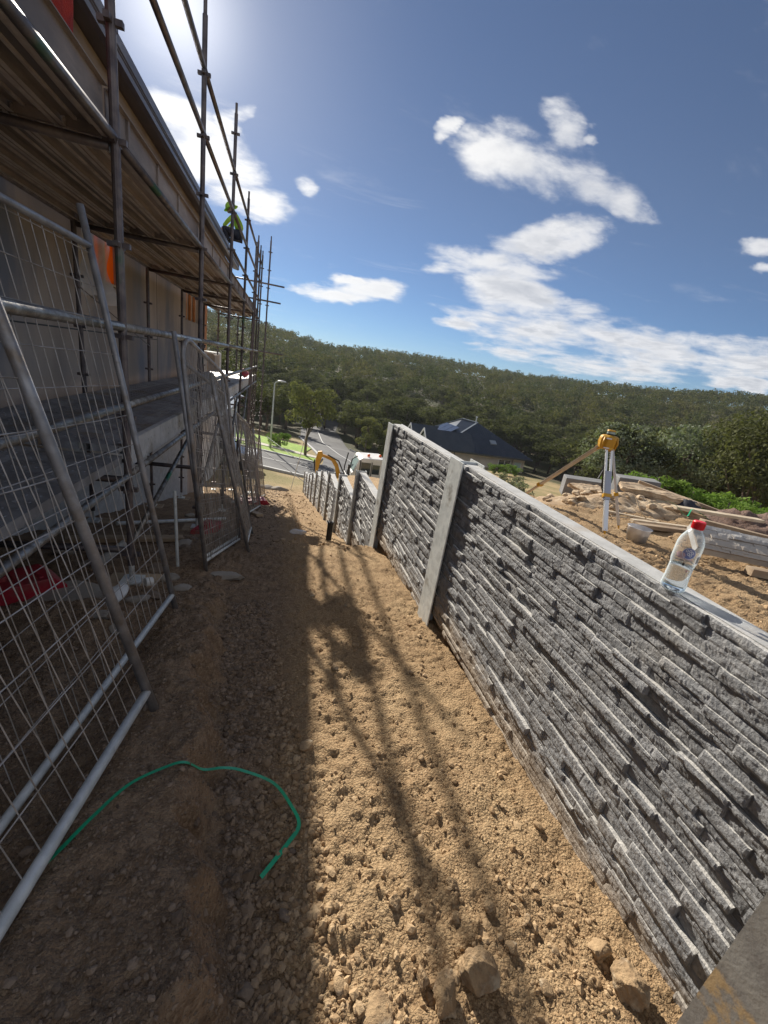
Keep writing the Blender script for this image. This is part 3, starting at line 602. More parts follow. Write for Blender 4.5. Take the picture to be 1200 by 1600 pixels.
# ---------------------------------------------------------------- temporary fence panels leaning on the scaffold
def fence_panel(P, u, a, L, Wd, label, seed, round_top=False, r=.017, hgap=.155, vgap=.07, r_w=.0022, foot=.10, vis=(0, 1), wob=.004):
    P = Vector(P); u = Vector(u).normalized(); a = Vector(a).normalized(); n = a.cross(u).normalized(); rr = random.Random(seed)
    t = thing('temporary_fence_panel', label, 'fence panel', P, 'temporary mesh fence panels leaning on the scaffold')
    H = L-.18
    if round_top:
        R = .22; arc = [P+u*(H-R+R*math.sin(q))+a*(R-R*math.cos(q)) for q in np.linspace(0, math.pi/2, 7)]
        arc2 = [P+u*(H-R+R*math.cos(q))+a*(Wd-R+R*math.sin(q)) for q in np.linspace(0, math.pi/2, 7)]
        MB().tube([P]+arc+arc2+[P+a*Wd], r, 8).build('tube_frame', 'galv_fence', t, smooth=True)
        MB().tube([P+u*foot, P+u*foot+a*Wd], r*.9, 8).build('bottom_rail', 'galv', t, smooth=True)
    else:
        for w, nm in ((0, 'upright_tube'), (Wd, 'upright_tube')): MB().tube([P+a*w, P+a*w+u*L], r, 10).build(nm, 'galv_fence', t, smooth=True)
        MB().tube([P+u*foot, P+u*foot+a*Wd], r*.95, 10).build('bottom_rail', 'galv', t, smooth=True)
        MB().tube([P+u*H, P+u*H+a*Wd], r*.95, 10).build('top_rail', 'galv_fence', t, smooth=True)
    b = MB(); nv = int(Wd/vgap)
    for k in range(1, nv):
        w = k*Wd/nv; pts = []; ph = rr.uniform(0, 6); am = rr.uniform(.2, 1)*wob
        kink = rr.random()
        for j in range(15):
            s = foot+.002+(H-foot-.004)*j/14; off = a*(am*math.sin(ph+j*.9))+n*(am*math.cos(ph*2+j*.7)+.008)
            if kink < .25: off += a*(.012*math.exp(-((j-4)/1.5)**2))
            if round_top:
                lim = H if .22 < w < Wd-.22 else H-.22+math.sqrt(max(0, .22**2-(.22-min(w, Wd-w))**2)); s = min(s, lim)
            pts.append(P+u*s+a*w+off)
        b.tube(pts, r_w, 4, cap=False)
    nh = int((H-foot)/hgap)
    for k in range(1, nh+1):
        s = foot+k*(H-foot)/(nh+.2); pts = [P+u*s+a*(Wd*j/8)+n*(.006+rr.uniform(-1, 1)*wob*.4)+u*rr.uniform(-1, 1)*wob*.5 for j in range(9)]
        b.tube(pts, r_w*1.1, 4, cap=False)
    b.build('wire_mesh', 'wire', t)
    return t
fence_panel((-.584, 2.53, gz(-.584, 2.53)), (-.21, .08, .975), (-.10, -.99, .03), 2.25, 2.3, 'temporary mesh fence panel with its upright foot farther up the left bank', 1)
fence_panel((-.44, 1.54, gz(-.44, 1.54)+.0), (-.25, .0, .96), (-.10, -.99, .07), 2.2, 1.5, 'nearest temporary mesh fence panel, cut by the left edge, foot dug in the clay', 2, r=.019)
fence_panel((-.55, 3.44, gz(-.55, 3.44)), (-.11, 0, .99), (.12, .96, -.26), 2.1, 1.35, 'rounded top mesh fence panel whose tube stands on a concrete lump', 3, True, hgap=.14, vgap=.045)
fence_panel((-.57, 3.58, gz(-.57, 3.6)), (-.14, .02, .98), (.12, .96, -.26), 1.95, 1.4, 'inner mesh fence panel stacked right behind the round topped one', 4, False, vgap=.05)
fence_panel((-.25, 4.12, gz(-.25, 4.12)), (-.24, .05, .96), (-.03, .97, -.25), 2.0, 1.2, 'mesh fence panel whose leaning tube stands alone on the path', 5, True, vgap=.05)
fence_panel((-.45, 7.2, gz(-.45, 7.2)), (-.18, 0, .98), (.05, .96, -.27), 2.05, 2.0, 'mesh fence panel beside the red block half way down the path', 6, True, vgap=.08, r_w=.0028)
fence_panel((-.52, 9.4, gz(-.52, 9.4)), (-.16, 0, .98), (.05, .96, -.27), 2.05, 2.0, 'mesh fence panel next to last down the path', 7, False, vgap=.09, r_w=.003)
fence_panel((-.50, 11.6, gz(-.5, 11.6)), (-.14, 0, .98), (.05, .96, -.27), 2.05, 2.0, 'farthest mesh fence panel leaning on the scaffold', 8, False, vgap=.09, r_w=.003)
def fence_foot(x, y, rz, label, s=1):
    b = MB(); z = gz(x, y)-.02; c, sn = math.cos(rz), math.sin(rz)
    def P_(l, w, h): return (x+l*c-w*sn, y+l*sn+w*c, z+h)
    pr = [(-.34, 0), (-.34, .06), (-.27, .135), (.27, .135), (.34, .06), (.34, 0)]
    b.prism([P_(l*s, -.125*s, h*s) for l, h in pr], None, (-(-.25*s)*(-sn), (.25*s)*c, 0))
    for k in range(5): b.obox(P_((-.22+.11*k)*s, 0, .137*s), Vector((c, sn, 0))*.012*s, Vector((-sn, c, 0))*.09*s, (0, 0, .006))
    for k in (-1, 1): b.tube([P_(k*.05*s, .0, .12*s), P_(k*.05*s, 0, .165*s)], .026*s, 10)
    return tag(b.build('fence_foot', 'red_plastic', bevel=.008), label, 'fence foot', 'red plastic fence feet')
fence_foot(-1.62, 2.62, .75, 'red plastic fence foot lying behind the nearest mesh panels', 1.0)
fence_foot(-.62, 10.2, .3, 'red plastic fence foot at the base of the panels down the path', 1.2)
fence_foot(-.85, 5.3, 1.3, 'red plastic fence foot seen through the round topped panel', .8)
# ---------------------------------------------------------------- scaffold
OX, IX = -1.0, -2.2
SY = [.62, 3.05, 5.47, 7.85, 10.1, 12.5, 14.9]
sc_ = thing('scaffold', 'dark steel tube scaffold with two plank decks along the building', 'scaffold', (-1.6, 3.05, gz(-1.6, 3.05)))
def standard(x, y, z1, r=.0242, col='scaf', dz=0, n=12):
    z0 = gz(x, y)+.06; b = MB().tube([(x, y, z0+.1), (x, y, z1)], r, n).tube([(x, y, z1-.02), (x, y, z1+.12)], r*.72, n); z = 1.0-.5*int((1.0-z0)/.5)+.0-.03
    while z < z1-.1:
        for (dx, dy) in ((1, 0), (-1, 0), (0, 1), (0, -1)):
            b.obox((x+dx*.041, y+dy*.041, z), (.018 if dx else .015, 0, 0), (0, .018 if dy else .015, 0), (0, 0, .014))
        z += .495
    o = b.build('standard', col, sc_); MB().tube([(x, y, z0-.02), (x, y, z0+.12)], r*.8, 8).box((x-.07, y-.07, z0-.04), (x+.07, y+.07, z0-.02)).build('base_jack', 'galv', o)
    return o
tops_o = [3.0, 3.05, 2.86, 3.15, 2.78, 2.45, 2.75]
for y, z in zip(SY, tops_o): standard(OX, y, z)
for y in SY: standard(IX, y, 1.02)
standard(OX, 13.05, 2.72); standard(-.79, 15.0, 3.2); standard(OX, 14.0, 2.7)
standard(IX, 17.2, 1.0); standard(-1.7, 15.6, 1.3)
def ledger(p, q, col='scaf', r=.0242, name='ledger'): return MB().tube([p, q], r, 10).build(name, col, sc_, smooth=True)
for i in range(len(SY)-1):
    y0, y1 = SY[i]+.03, SY[i+1]-.03
    for z in (2.47, 1.965): ledger((OX, y0, z), (OX, y1, z), 'scaf')
    if i < 6:
        ledger((OX, y0, .01), (OX, y1, .01), 'scaf_rail', .0275); ledger((OX, y0, -.465), (OX, y1, -.465), 'scaf_rail', .0255)
    ledger((OX, y0, .955), (OX, y1, .955), 'scaf')
    ledger((OX+.01, y0, -.93), (OX+.01, y1, -.93), 'scaf_rail', .022)
    ledger((OX+.0, y0, 1.46), (OX+.0, y1, 1.46), 'scaf') if i in (3, 4, 5) else None
    ledger((IX, y0, .955), (IX, y1, .955)); ledger((IX, y0, -.93), (IX, y1, -.93))
    if i > 0: ledger((IX, y0, -1.55), (IX, y1, -1.55), r=.02)
    if i == 2: ledger((IX+.03, y0-.1, .35), (IX+.03, y1, -.2), r=.006, name='tie_cable')
for i, y in enumerate(SY):
    ledger((OX-.03, y, .915), (IX+.03, y, .915), name='transom'); ledger((OX-.03, y, -.97), (IX+.03, y, -.97), name='transom')
    if i: ledger((OX-.03, y, -1.5), (IX+.03, y, -1.5), name='transom')
ledger((-.3, 14.86, 2.0), (-2.2, 14.86, 2.0), name='transom'); ledger((-.38, 14.86, 1.52), (-2.2, 14.86, 1.52), name='transom'); ledger((-.2, 14.86, .02), (-2.2, 14.86, .02), name='transom')
for i in (1, 2, 3, 4): ledger((OX-.04, SY[i]+.1, gz(OX, SY[i])+.25), (OX-.04, SY[i+1]-.1, -1.0), 'scaf_rail', .021, 'brace')
# decks of pressed steel planks, ribs under each
def deck(z, i, y0, y1, mat_, n=5, perfo=False):
    w = (abs(IX-OX)-.05)/n
    for k in range(n):
        x1 = OX-.03-k*w; x0 = x1-w+.006; b = MB().box((x0, y0+.01, z-.004), (x1, y1-.01, z))
        b.box((x0, y0+.01, z-.052), (x0+.003, y1-.01, z-.004)).box((x1-.003, y0+.01, z-.052), (x1, y1-.01, z-.004))
        for e in (y0+.012, y1-.018): b.box((x0+.031, e, z-.05), (x1-.031, e+.006, z-.0045))
        if perfo:
            m = int((y1-y0)/.09)
            for j in range(m):
                for q in (.25, .5, .75): b.lathe([(.011, 0), (.009, .004), (.004, .004)], (x0+w*q, y0+.06+j*.09, z+.0003), 6)
        dp = b.build('deck_plank', mat_, sc_)
        b = MB().box((x0+.003, y0+.012, z-.052), (x0+.028, y1-.012, z-.049)).box((x1-.028, y0+.012, z-.052), (x1-.003, y1-.012, z-.049))
        for q in (.33, .66): b.box((x0+w*q-.009, y0+.02, z-.016), (x0+w*q+.009, y1-.02, z-.0045))
        b.build('rib', 'rib_steel' if z > 0 else mat_, dp)
for i in range(len(SY)-1): deck(1.0, i, SY[i], SY[i+1], 'rust_steel')
for i in range(1, len(SY)-1): deck(-.74, i, SY[i], SY[i+1], 'plank_steel', perfo=i < 4)
deck(-.80, 0, SY[0]-.6, SY[1], 'plank_steel', perfo=True)
for i in range(len(SY)-1):
    y0, y1 = SY[i]+.02, SY[i+1]-.02
    # upper toe board: rusty channel
    b = MB().box((OX-.052, y0, 1.008), (OX-.046, y1, 1.172)).box((OX-.046, y0, 1.166), (OX-.018, y1, 1.172)).box((OX-.046, y0, 1.008), (OX-.018, y1, 1.014))
    for k in range(int((y1-y0)/.62)): b.box((OX-.045, y0+.3+k*.62, 1.015), (OX-.032, y0+.33+k*.62, 1.165))
    b.build('toe_board', 'rust_steel', sc_)
    MB().box((OX-.026, y0, .948), (OX-.019, y1, 1.004)).build('edge_angle', 'galv', sc_)
    if i:
        b = MB().box((OX-.030, y0, -.905), (OX-.022, y1, -.722)).box((OX-.06, y0, -.722), (OX-.016, y1, -.718))
        k = y0+.1
        while k < y1-.1:
            for q in range(2):
                for w in range(3): b.obox((OX-.0205, k+w*.085, -.785-q*.055), (.002, 0, 0), (0, .011, 0), (0, 0, .009))
            b.obox((OX-.021, k+.33, -.813), (.003, 0, 0), (0, .004, 0), (0, 0, .088)); k += .42
        b.build('toe_board', 'plank_pale', sc_)
def pad(x, y, label=None):
    z = gz(x, y); return tag(MB().box((x-.17, y-.13, z-.02), (x+.17, y+.13, z+.02)).build('sole_board', 'timber', bevel=.004), label or 'timber sole board under a scaffold leg', 'sole board', 'timber pads under the scaffold legs')
for y in SY[1:5]: pad(OX, y); pad(IX, y)
# ---------------------------------------------------------------- house under construction
bl = thing('building', 'half built concrete walled house behind the scaffold, with dark gutter', 'building', (-2.5, 3, gz(-2.5, 3)))
WX = -2.46
def wallpiece(y0, y1, z0, z1, name='wall', m='precast', x=WX, th=.2): return MB().box((x-th, y0, z0), (x, y1, z1)).build(name, m, bl)
b = MB()
for (y0, y1, z0, z1) in ((-2.0, 6.65, -4, 1.75), (6.65, 7.55, -4, .52), (6.65, 7.55, 1.12, 1.75), (7.55, 11.7, -4, 1.75), (11.7, 13.4, -6, .45), (11.7, 13.4, 1.2, 1.75), (13.4, 13.9, -6, 1.75)):
    b.box((WX-.2, y0, z0), (WX, y1, z1))
b.build('wall', 'precast', bl)
MB().box((WX-.01, 3.9, -3.9), (WX+.002, 3.918, 1.74)).box((WX-.01, 9.3, -3.9), (WX+.002, 9.318, 1.74)).box((WX-.01, 3.925, -.10), (WX+.0021, 9.295, -.085)).box((WX-.01, -1.9, -.10), (WX+.0021, 3.895, -.085)).build('panel_joint', 'black', bl)
wallpiece(13.9, 14.6, -.2, 1.5, 'timber_stud', 'orange_timber', WX-.02, .12)
wallpiece(-2, 11.7, -4, -1.35, 'footing', 'conc', WX+.06, .06)
w1 = MB().box((WX-.12, 6.66, .525), (WX-.10, 7.54, 1.115)).build('window', 'orange_wrap', bl)
MB().box((WX-.19, 6.67, .53), (WX+.012, 7.53, .56)).box((WX-.09, 7.0, .56), (WX-.03, 7.06, 1.11)).build('window_frame', 'timber_pale', w1)
w2 = MB().box((WX-.12, 11.72, .46), (WX-.10, 13.38, 1.19)).build('window', 'cream_board', bl)
for k in range(3): MB().box((WX-.09, 11.9+k*.5, .462), (WX-.04, 11.98+k*.5, 1.188)).build('timber_stud', 'orange_timber', bl)
# fascia, soffit, gutter and roof
MB().box((-1.52, -3, 1.42), (-1.49, 12.0, 1.80)).build('fascia', 'board_tan', bl)
MB().box((-2.46, -3, 1.752), (-1.53, 11.9, 1.765)).build('soffit', 'board_tan', bl)
prof = [(-1.485, 1.80), (-1.38, 1.785), (-1.345, 1.80), (-1.345, 1.84), (-1.352, 1.85), (-1.345, 1.86), (-1.352, 1.875), (-1.345, 1.885), (-1.345, 1.955), (-1.36, 1.97), (-1.375, 1.96), (-1.375, 1.82), (-1.47, 1.82), (-1.485, 1.96)]
MB().prism([(x, -3, z) for x, z in prof], None, (0, 15.1, 0)).build('gutter', 'gutter_dark', bl)
rp = []
for k in range(14): rp += [(-1.40-k*.19, 1.975+k*.05), (-1.40-k*.19-.02, 2.012+k*.05), (-1.40-k*.19-.05, 2.014+k*.05), (-1.40-k*.19-.07, 1.98+k*.05)]
MB().prism([(x, -3, z) for x, z in rp]+[(x, -3, z-.03) for x, z in reversed(rp)], None, (0, 14.9, 0)).build('roof', 'gutter_dark', bl)
tag(MB().box((-2.62, 14.2, -3.0), (-2.25, 16.0, -.24)).box((-2.25, 14.5, -.75), (-2.21, 15.8, -.26)).build('rendered_pier', 'white_render'), 'white rendered pier at the far end of the concrete wall', 'pier')
MB_ = MB().box((-2.36, 14.05, -.92), (-2.2, 14.19, -.27)); MB_.box((-2.2, 14.06, -.92), (-2.15, 15.0, -.30)); tag(MB_.build('loose_board', 'cream_board'), 'beige board standing in front of the white pier', 'board')
# far white building lower down
fb = thing('building', 'white house far down the slope seen between scaffold legs', 'building', (-5.5, 24, gz(-4, 24)))
MB().box((-9.5, 21, -9), (-3.4, 33, -3.3)).build('wall', 'white_render', fb)
MB().prism([(-10, 20.5, -3.3), (-3.0, 20.5, -3.3), (-6.5, 20.5, -1.9)], None, (0, 13, 0)).build('roof', 'roof_light', fb)
for k in range(3): MB().box((-5.2+k*.0, 20.96, -6.2), (-4.4, 20.99, -4.9)).build('window', 'dark_glass', fb) if k == 0 else MB().box((-3.42, 22+k*3, -6.2), (-3.37, 23+k*3, -4.9)).build('window', 'dark_glass', fb)
# plastic sheet hanging over the opening
n_ = 26; V = []; F = []
for j in range(n_):
    for i in range(n_):
        a_, c_ = i/(n_-1), j/(n_-1)
        V.append((WX+.06+.05*math.sin(a_*11+c_*3)+.03*math.sin(c_*9), 5.95+1.0*a_+.05*math.sin(c_*7), 1.13-.78*c_-.08*a_*c_+.02*math.sin(a_*20)))
for j in range(n_-1):
    for i in range(n_-1): F.append((j*n_+i, j*n_+i+1, (j+1)*n_+i+1, (j+1)*n_+i))
tag(npmesh('plastic_sheet', V, F, 'plastic_film', smooth=True), 'clear crumpled plastic sheet hanging over the lit window opening', 'plastic sheet')
# red sack on the upper deck
sk = rock('sack', -1.42, 2.80, .46, 200, 'red_cloth', 'bulging red fabric sack on the upper scaffold deck', 'sack', sq=(.55, 1.35, 1.1), sink=0, z=1.02, sub=4)
sk.location.z = 1.02+.50
for p in sk.data.polygons: p.use_smooth = True
rs = rock('sack', -1.12, 12.2, .16, 201, 'red_plastic', 'red bag lying far along the lower scaffold deck', 'bag', sq=(.8, 1.3, .8), sink=0, z=-.72, sub=3)
# steel reinforcing rods and debris on the lower deck
# ---------------------------------------------------------------- green strap
def ribbon(name, pts, w, m, label, cat):
    P = [Vector(p) for p in pts]; Q = []
    for i in range(len(P)-1):   # catmull-rom
        p0, p1, p2, p3 = P[max(i-1, 0)], P[i], P[i+1], P[min(i+2, len(P)-1)]
        for k in range(8):
            t = k/8; Q.append(.5*((2*p1)+(p2-p0)*t+(2*p0-5*p1+4*p2-p3)*t*t+(3*p1-p0-3*p2+p3)*t**3))
    Q.append(P[-1]); V = []; F = []
    for i, q in enumerate(Q):
        d = (Q[min(i+1, len(Q)-1)]-Q[max(i-1, 0)]).normalized(); tw = Vector((0, 0, 1))*math.cos(i*.07)+Vector((0, 0, 0)); s = d.cross(Vector((0, 0, 1))).normalized(); s = (s+Vector((0, 0, .3))).normalized(); nn = d.cross(s).normalized()*.0006
        V += [q-s*w/2-nn, q+s*w/2-nn, q+s*w/2+nn, q-s*w/2+nn]
    for i in range(len(Q)-1):
        for k in range(4): F.append((i*4+k, i*4+(k+1) % 4, (i+1)*4+(k+1) % 4, (i+1)*4+k))
    return tag(npmesh(name, V, F, m, smooth=False), label, cat)
def gq(x, y, z): return (x, y, max(z, float(ground(x, y))+.02))
def gp(x, y, h): return (x, y, float(ground(x, y))+h)
ribbon('plastic_strap', [gp(-.60, .76, .012), gp(-.55, .86, .025), gp(-.51, .95, .025), gp(-.47, 1.03, .025), gq(-.405, 1.135, -1.462), gq(-.31, 1.20, -1.485), gq(-.25, 1.22, -1.49), gq(-.19, 1.235, -1.505), gq(-.12, 1.24, -1.51), (-.05, 1.235, -1.525), (.07, 1.20, -1.56), (.14, 1.135, -1.60), (.172, 1.075, -1.625), (.13, 1.02, -1.635), (.085, .97, -1.635), (.045, .93, -1.64)], .0145, 'strap_green', 'green plastic packing strap looping across the shaded ground', 'strap')
# ---------------------------------------------------------------- bottle on the wall
BY, BX, BZ = .955, 1.268, tops[0]+.0005
bt = thing('water_bottle', 'clear water bottle with red cap and round blue label on the wall top', 'bottle', (BX, BY, BZ))
def prof_b(d): return [(0, .006+d), (.018-d, .004+d), (.028-d, .001+d), (.0325-d, .008), (.0330-d, .02), (.0315-d, .045), (.0310-d, .075), (.0318-d, .088), (.0338-d, .095), (.0342-d, .13), (.0338-d, .15), (.030-d, .165), (.0225-d, .180), (.0150-d, .190), (.0125-d, .194), (.0125-d, .204)]
body = MB().lathe([(r, z) for r, z in prof_b(0)]+[(r, z) for r, z in reversed(prof_b(.0006))], (BX, BY, BZ), 40).build('body', 'pet', bt, smooth=True)
MB().lathe([(0, .0072)]+[(r-.0010, z) for r, z in prof_b(0) if .003 < z < .08]+[(.0299, .080), (0, .080)], (BX, BY, BZ), 40).build('water', 'water', bt, smooth=True)
b = MB().lathe([(.0155, .194), (.0158, .214), (.0145, .2165), (0, .2170)], (BX, BY, BZ), 28)
for k in range(28): t = k/28*6.283; b.obox((BX+.0158*math.cos(t), BY+.0158*math.sin(t), BZ+.204), (.0006*math.cos(t), .0006*math.sin(t), 0), (-.0006*math.sin(t), .0006*math.cos(t), 0), (0, 0, .008))
b.build('cap', 'red_cap', bt, smooth=False)
def patch(poly, name, m, rad=.0346, th0=0.):   # curved patch on bottle; poly in (angle*rad, z)
    V = []; F = []
    bm = bmesh.new(); vs = [bm.verts.new((p[0], p[1], 0)) for p in poly]; f = bm.faces.new(vs)
    bmesh.ops.triangulate(bm, faces=bm.faces[:]); bmesh.ops.subdivide_edges(bm, edges=bm.edges[:], cuts=2, use_grid_fill=True)
    for v in bm.verts:
        t = th0+v.co.x/rad; v.co = Vector((rad*math.cos(t), rad*math.sin(t), v.co.y))
    me = bpy.data.meshes.new(name); bm.to_mesh(me); bm.free(); me.materials.append(MT[m]); o = bpy.data.objects.new(name, me); COL.objects.link(o); o.parent = bt; return o
TH = math.atan2(-BY, -BX)+.12
circ = lambda cx, cz, a, b, n=24: [(cx+a*math.cos(2*math.pi*k/n), cz+b*math.sin(2*math.pi*k/n)) for k in range(n)]
lb = patch(circ(.002, .126, .0165, .0165), 'label', 'label_blue', .0346, TH)
patch(circ(-.016, .117, .012, .009), 'label', 'label_pink', .0345, TH); patch([(-.026, .107), (.016, .107), (.016, .111), (-.026, .111)], 'label', 'label_pink', .0347, TH)
for k in range(2):
    for j in range(2):   # four ring shaped numerals of the round emblem
        c0, c1 = (-.001+.0095*(k-.0), .133-.0095*j)
        ring = circ(c0, c1, .0040, .0048, 16); inner = circ(c0, c1, .0022, .0030, 16)
        for q in range(16): patch([ring[q], ring[(q+1) % 16], inner[(q+1) % 16], inner[q]], 'label_mark', 'label_white', .0350, TH) if False else None
def ringpatch(c0, c1, ro, ri, m):
    V = []; F = []; n = 20
    for (a, b_) in (ro, ri):
        for k in range(n): t = TH+(c0+a*math.cos(6.2832*k/n))/.0350; V.append((BX+.0350*math.cos(t), BY+.0350*math.sin(t), BZ+c1+b_*math.sin(6.2832*k/n)))
    F = [(k, (k+1) % n, (k+1) % n+n, k+n) for k in range(n)]; return npmesh('label_mark', V, F, m, bt)
for (c0, c1) in ((-.0045, .133), (.0035, .1335), (.0095, .129), (.001, .124), (.0065, .121)): ringpatch(c0, c1, (.0034, .0042), (.0017, .0024), 'label_white')
ringpatch(.002, .126, (.0168, .0168), (.0155, .0155), 'label_white')
bc = patch([(.027, .098), (.040, .098), (.040, .124), (.027, .124)], 'barcode', 'label_white', .0346, TH)
for k in range(9): patch([(.0285+k*.00125, .101), (.0285+k*.00125+(.0004 if k % 2 else .0007), .101), (.0285+k*.00125+(.0004 if k % 2 else .0007), .121), (.0285+k*.00125, .121)], 'barcode_line', 'black', .0350, TH)
patch([(-.004, .088), (.001, .088), (.001, .097), (-.004, .097)], 'date_stamp', 'black', .0350, TH)
bt.scale = (1.08, 1.08, 1.1)
# ---------------------------------------------------------------- laser level on tripod
TX, TY = 3.42, 3.86; HZ = .0
tp = thing('laser_level_tripod', 'yellow rotary laser level on an aluminium tripod on the clay right of the wall', 'laser level', (TX, TY, float(ground(TX, TY))))
head = Vector((TX, TY, -.36))
feet = [(3.25, 3.30), (3.72, 3.62), (3.03, 4.95)]
for i, (fx, fy) in enumerate(feet):
    f = Vector((fx, fy, float(ground(fx, fy))-.02)); d = (f-head).normalized(); side = d.cross(Vector((0, 0, 1))).normalized(); nn = side.cross(d); Lg = (f-head).length
    top_ = head+Vector(((f-head).x, (f-head).y, 0)).normalized()*.055
    d = (f-top_).normalized(); Lg = (f-top_).length
    lg = MB(); 
    for s in (-1, 1): lg.obox(top_+d*Lg*.28+side*.026*s, d*Lg*.28, side*.010, nn*.012)
    lg.obox(top_+d*Lg*.70, d*Lg*.24, side*.022, nn*.014) if i < 2 else lg.obox(top_+d*Lg*.64, d*Lg*.30, side*.018, nn*.013)
    L_ = lg.build('leg', 'alu' if i < 2 else 'timber_pale', tp, bevel=.002)
    MB().obox(top_+d*Lg*.56, d*.02, side*.042, nn*.022).obox(top_+d*Lg*.02, d*.03, side*.034, nn*.02).build('leg_clamp', 'yellow_metal', L_, bevel=.003)
    MB().tube([top_+d*Lg*.92, f], [.016, .003], 8).build('spike', 'yellow_metal', L_)
    if i == 0: MB().obox(top_+d*Lg*.45, d*Lg*.16, side*.030, nn*.02).build('leg_sleeve', 'grey_tube', L_, bevel=.003)
MB().lathe([(0, -.03), (.07, -.03), (.085, -.01), (.085, .012), (.03, .014), (.03, .03)], head, 20).build('tripod_head', 'yellow_metal', tp)
ll = MB().lathe([(.0, .03), (.075, .03), (.098, .045), (.108, .075), (.112, .15), (.105, .175), (.085, .19), (.06, .196), (.0, .197)], head, 8)
lo = ll.build('laser_level', 'yellow_metal', tp, bevel=.008)
for k in range(4): t = k*math.pi/2+.4; MB().tube([head+Vector((.10*math.cos(t), .10*math.sin(t), .05)), head+Vector((.118*math.cos(t), .118*math.sin(t), .11)), head+Vector((.10*math.cos(t), .10*math.sin(t), .17))], .012, 6).build('bumper', 'yellow_metal', lo, smooth=True)
MB().lathe([(.048, .197), (.05, .205), (.05, .212)], head, 16).build('rotor_base', 'black', lo); MB().lathe([(.045, .212), (.045, .238), (.0, .238)], head, 16).build('rotor_window', 'pale_glass', lo); MB().lathe([(.05, .2385), (.05, .25), (.04, .256), (0, .257)], head, 16).build('rotor_cap', 'yellow_metal', lo, smooth=True)
cdir = Vector((-TX, -TY, 0)).normalized(); cs = cdir.cross(Vector((0, 0, 1)))
MB().obox(head+cdir*.108+Vector((0, 0, .16)), cs*.03, Vector((0, 0, .007)), cdir*.004).obox(head+cdir*.106+Vector((0, 0, .052)), cs*.032, Vector((0, 0, .006)), cdir*.005).build('panel_label', 'label_white', lo)
tag(MB().tube([Vector((TX+.12, TY+.1, -.75)), Vector((TX+.16, TY+.12, -.60)), Vector((TX+.24, TY+.14, -.85)), Vector((TX+.34, TY+.15, -.98))], .012, 6).build('strap_cord', 'black', tp))
for o_ in (lo,): o_.scale = (.88, .88, .92)
# ---------------------------------------------------------------- bucket, tool, timbers, rubble on the right
bx, by_ = 3.62, 3.28; bz = float(ground(bx, by_))
bu = thing('bucket', 'clear plastic tub of dry mix standing beside the tripod', 'tub', (bx, by_, bz))
MB().lathe([(0, .004), (.085, .004), (.09, .0), (.112, .145), (.118, .15), (.112, .152), (.108, .147), (.086, .012), (0, .012)], (bx, by_, bz), 24).build('tub', 'bucket_film', bu, smooth=True)
MB().lathe([(0, .014), (.083, .014), (.094, .085), (.05, .10), (0, .092)], (bx, by_, bz), 20).build('dry_mix', 'pale_rock', bu, smooth=True)
def beam(p, q, w, h, m, label, cat='timber', name='timber_beam', group=None, bev=.003):
    p, q = Vector(p), Vector(q); d = (q-p); s = d.cross(Vector((0, 0, 1))).normalized(); n = s.cross(d.normalized())
    return tag(MB().obox((p+q)/2, d/2, s*w/2, n*h/2).build(name, m, bevel=bev), label, cat, group)
def g3(x, y, h=0): return Vector((x, y, float(terrain(x, y))+h))
beam(g3(4.05, 3.72, .03), g3(6.2, 3.55, .04), .09, .045, 'timber', 'short timber bearer left of the bottle behind the tub')
beam(g3(4.1, 3.86, .035), g3(6.2, 3.78, .04), .06, .04, 'timber_pale', 'pale timber batten just behind the short bearer')
beam(g3(4.25, 2.60, .04), g3(6.3, 1.9, .04), .10, .07, 'timber', 'thick weathered timber bearer under the near edge of the stacked wall sleepers')
beam(g3(5.0, 3.75, .12), g3(8.2, 2.9, .12), .10, .09, 'timber', 'long timber lying behind the stacked wall sleepers')
beam(g3(5.4, 4.5, .12), g3(6.8, 4.3, .22), .13, .04, 'timber_pale', 'grey plank tilted on the rubble above the bottle cap')
beam(g3(5.8, 5.6, .34), g3(7.2, 4.4, .12), .09, .05, 'timber', 'brown plank sloping down off the sandstone slabs')
beam(g3(4.05, 4.2, .02), g3(4.6, 3.95, .02), .05, .03, 'timber_pale', 'thin pale batten on the ground behind the tripod')
# stacked spare sleepers lying face up on the right
sp = thing('stacked_sleepers', 'spare stone faced sleepers lying flat on timbers at the right edge', 'wall sleepers', g3(5.2, 3.0, .1))
Vs, Fs = sleeper_mesh(0, 2.4, 0, .2, .02, 900, 0)
for k, (ox, oy) in enumerate([(0, 0)]):
    ang = math.atan2(1.9-2.95, 6.3-4.0); dv = np.array([math.cos(ang), math.sin(ang), 0]); nv = np.array([-dv[1], dv[0], 0])
    o0 = np.array([3.98, 2.92, gz(4.4, 2.9)+.115])
    for row in range(2):
        n0 = -nv*.12+np.array([0, 0, .16]) if row == 0 else nv*.2+np.array([0, 0, .05]); n0 /= np.linalg.norm(n0)
    up = np.array([0, 0, 1.]); tl_ = .55; e1 = nv*math.cos(tl_)+up*math.sin(tl_); e2 = -nv*math.sin(tl_)+up*math.cos(tl_)
    W_ = lambda x, y, z: o0+dv*y+e1*z*1.6+e2*(-x)
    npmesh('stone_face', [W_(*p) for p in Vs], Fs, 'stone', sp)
    MB().obox(o0+dv*1.2+e1*.16-e2*.05, dv*1.195, e1*.158, e2*.034).build('concrete_sleeper', 'conc', sp)
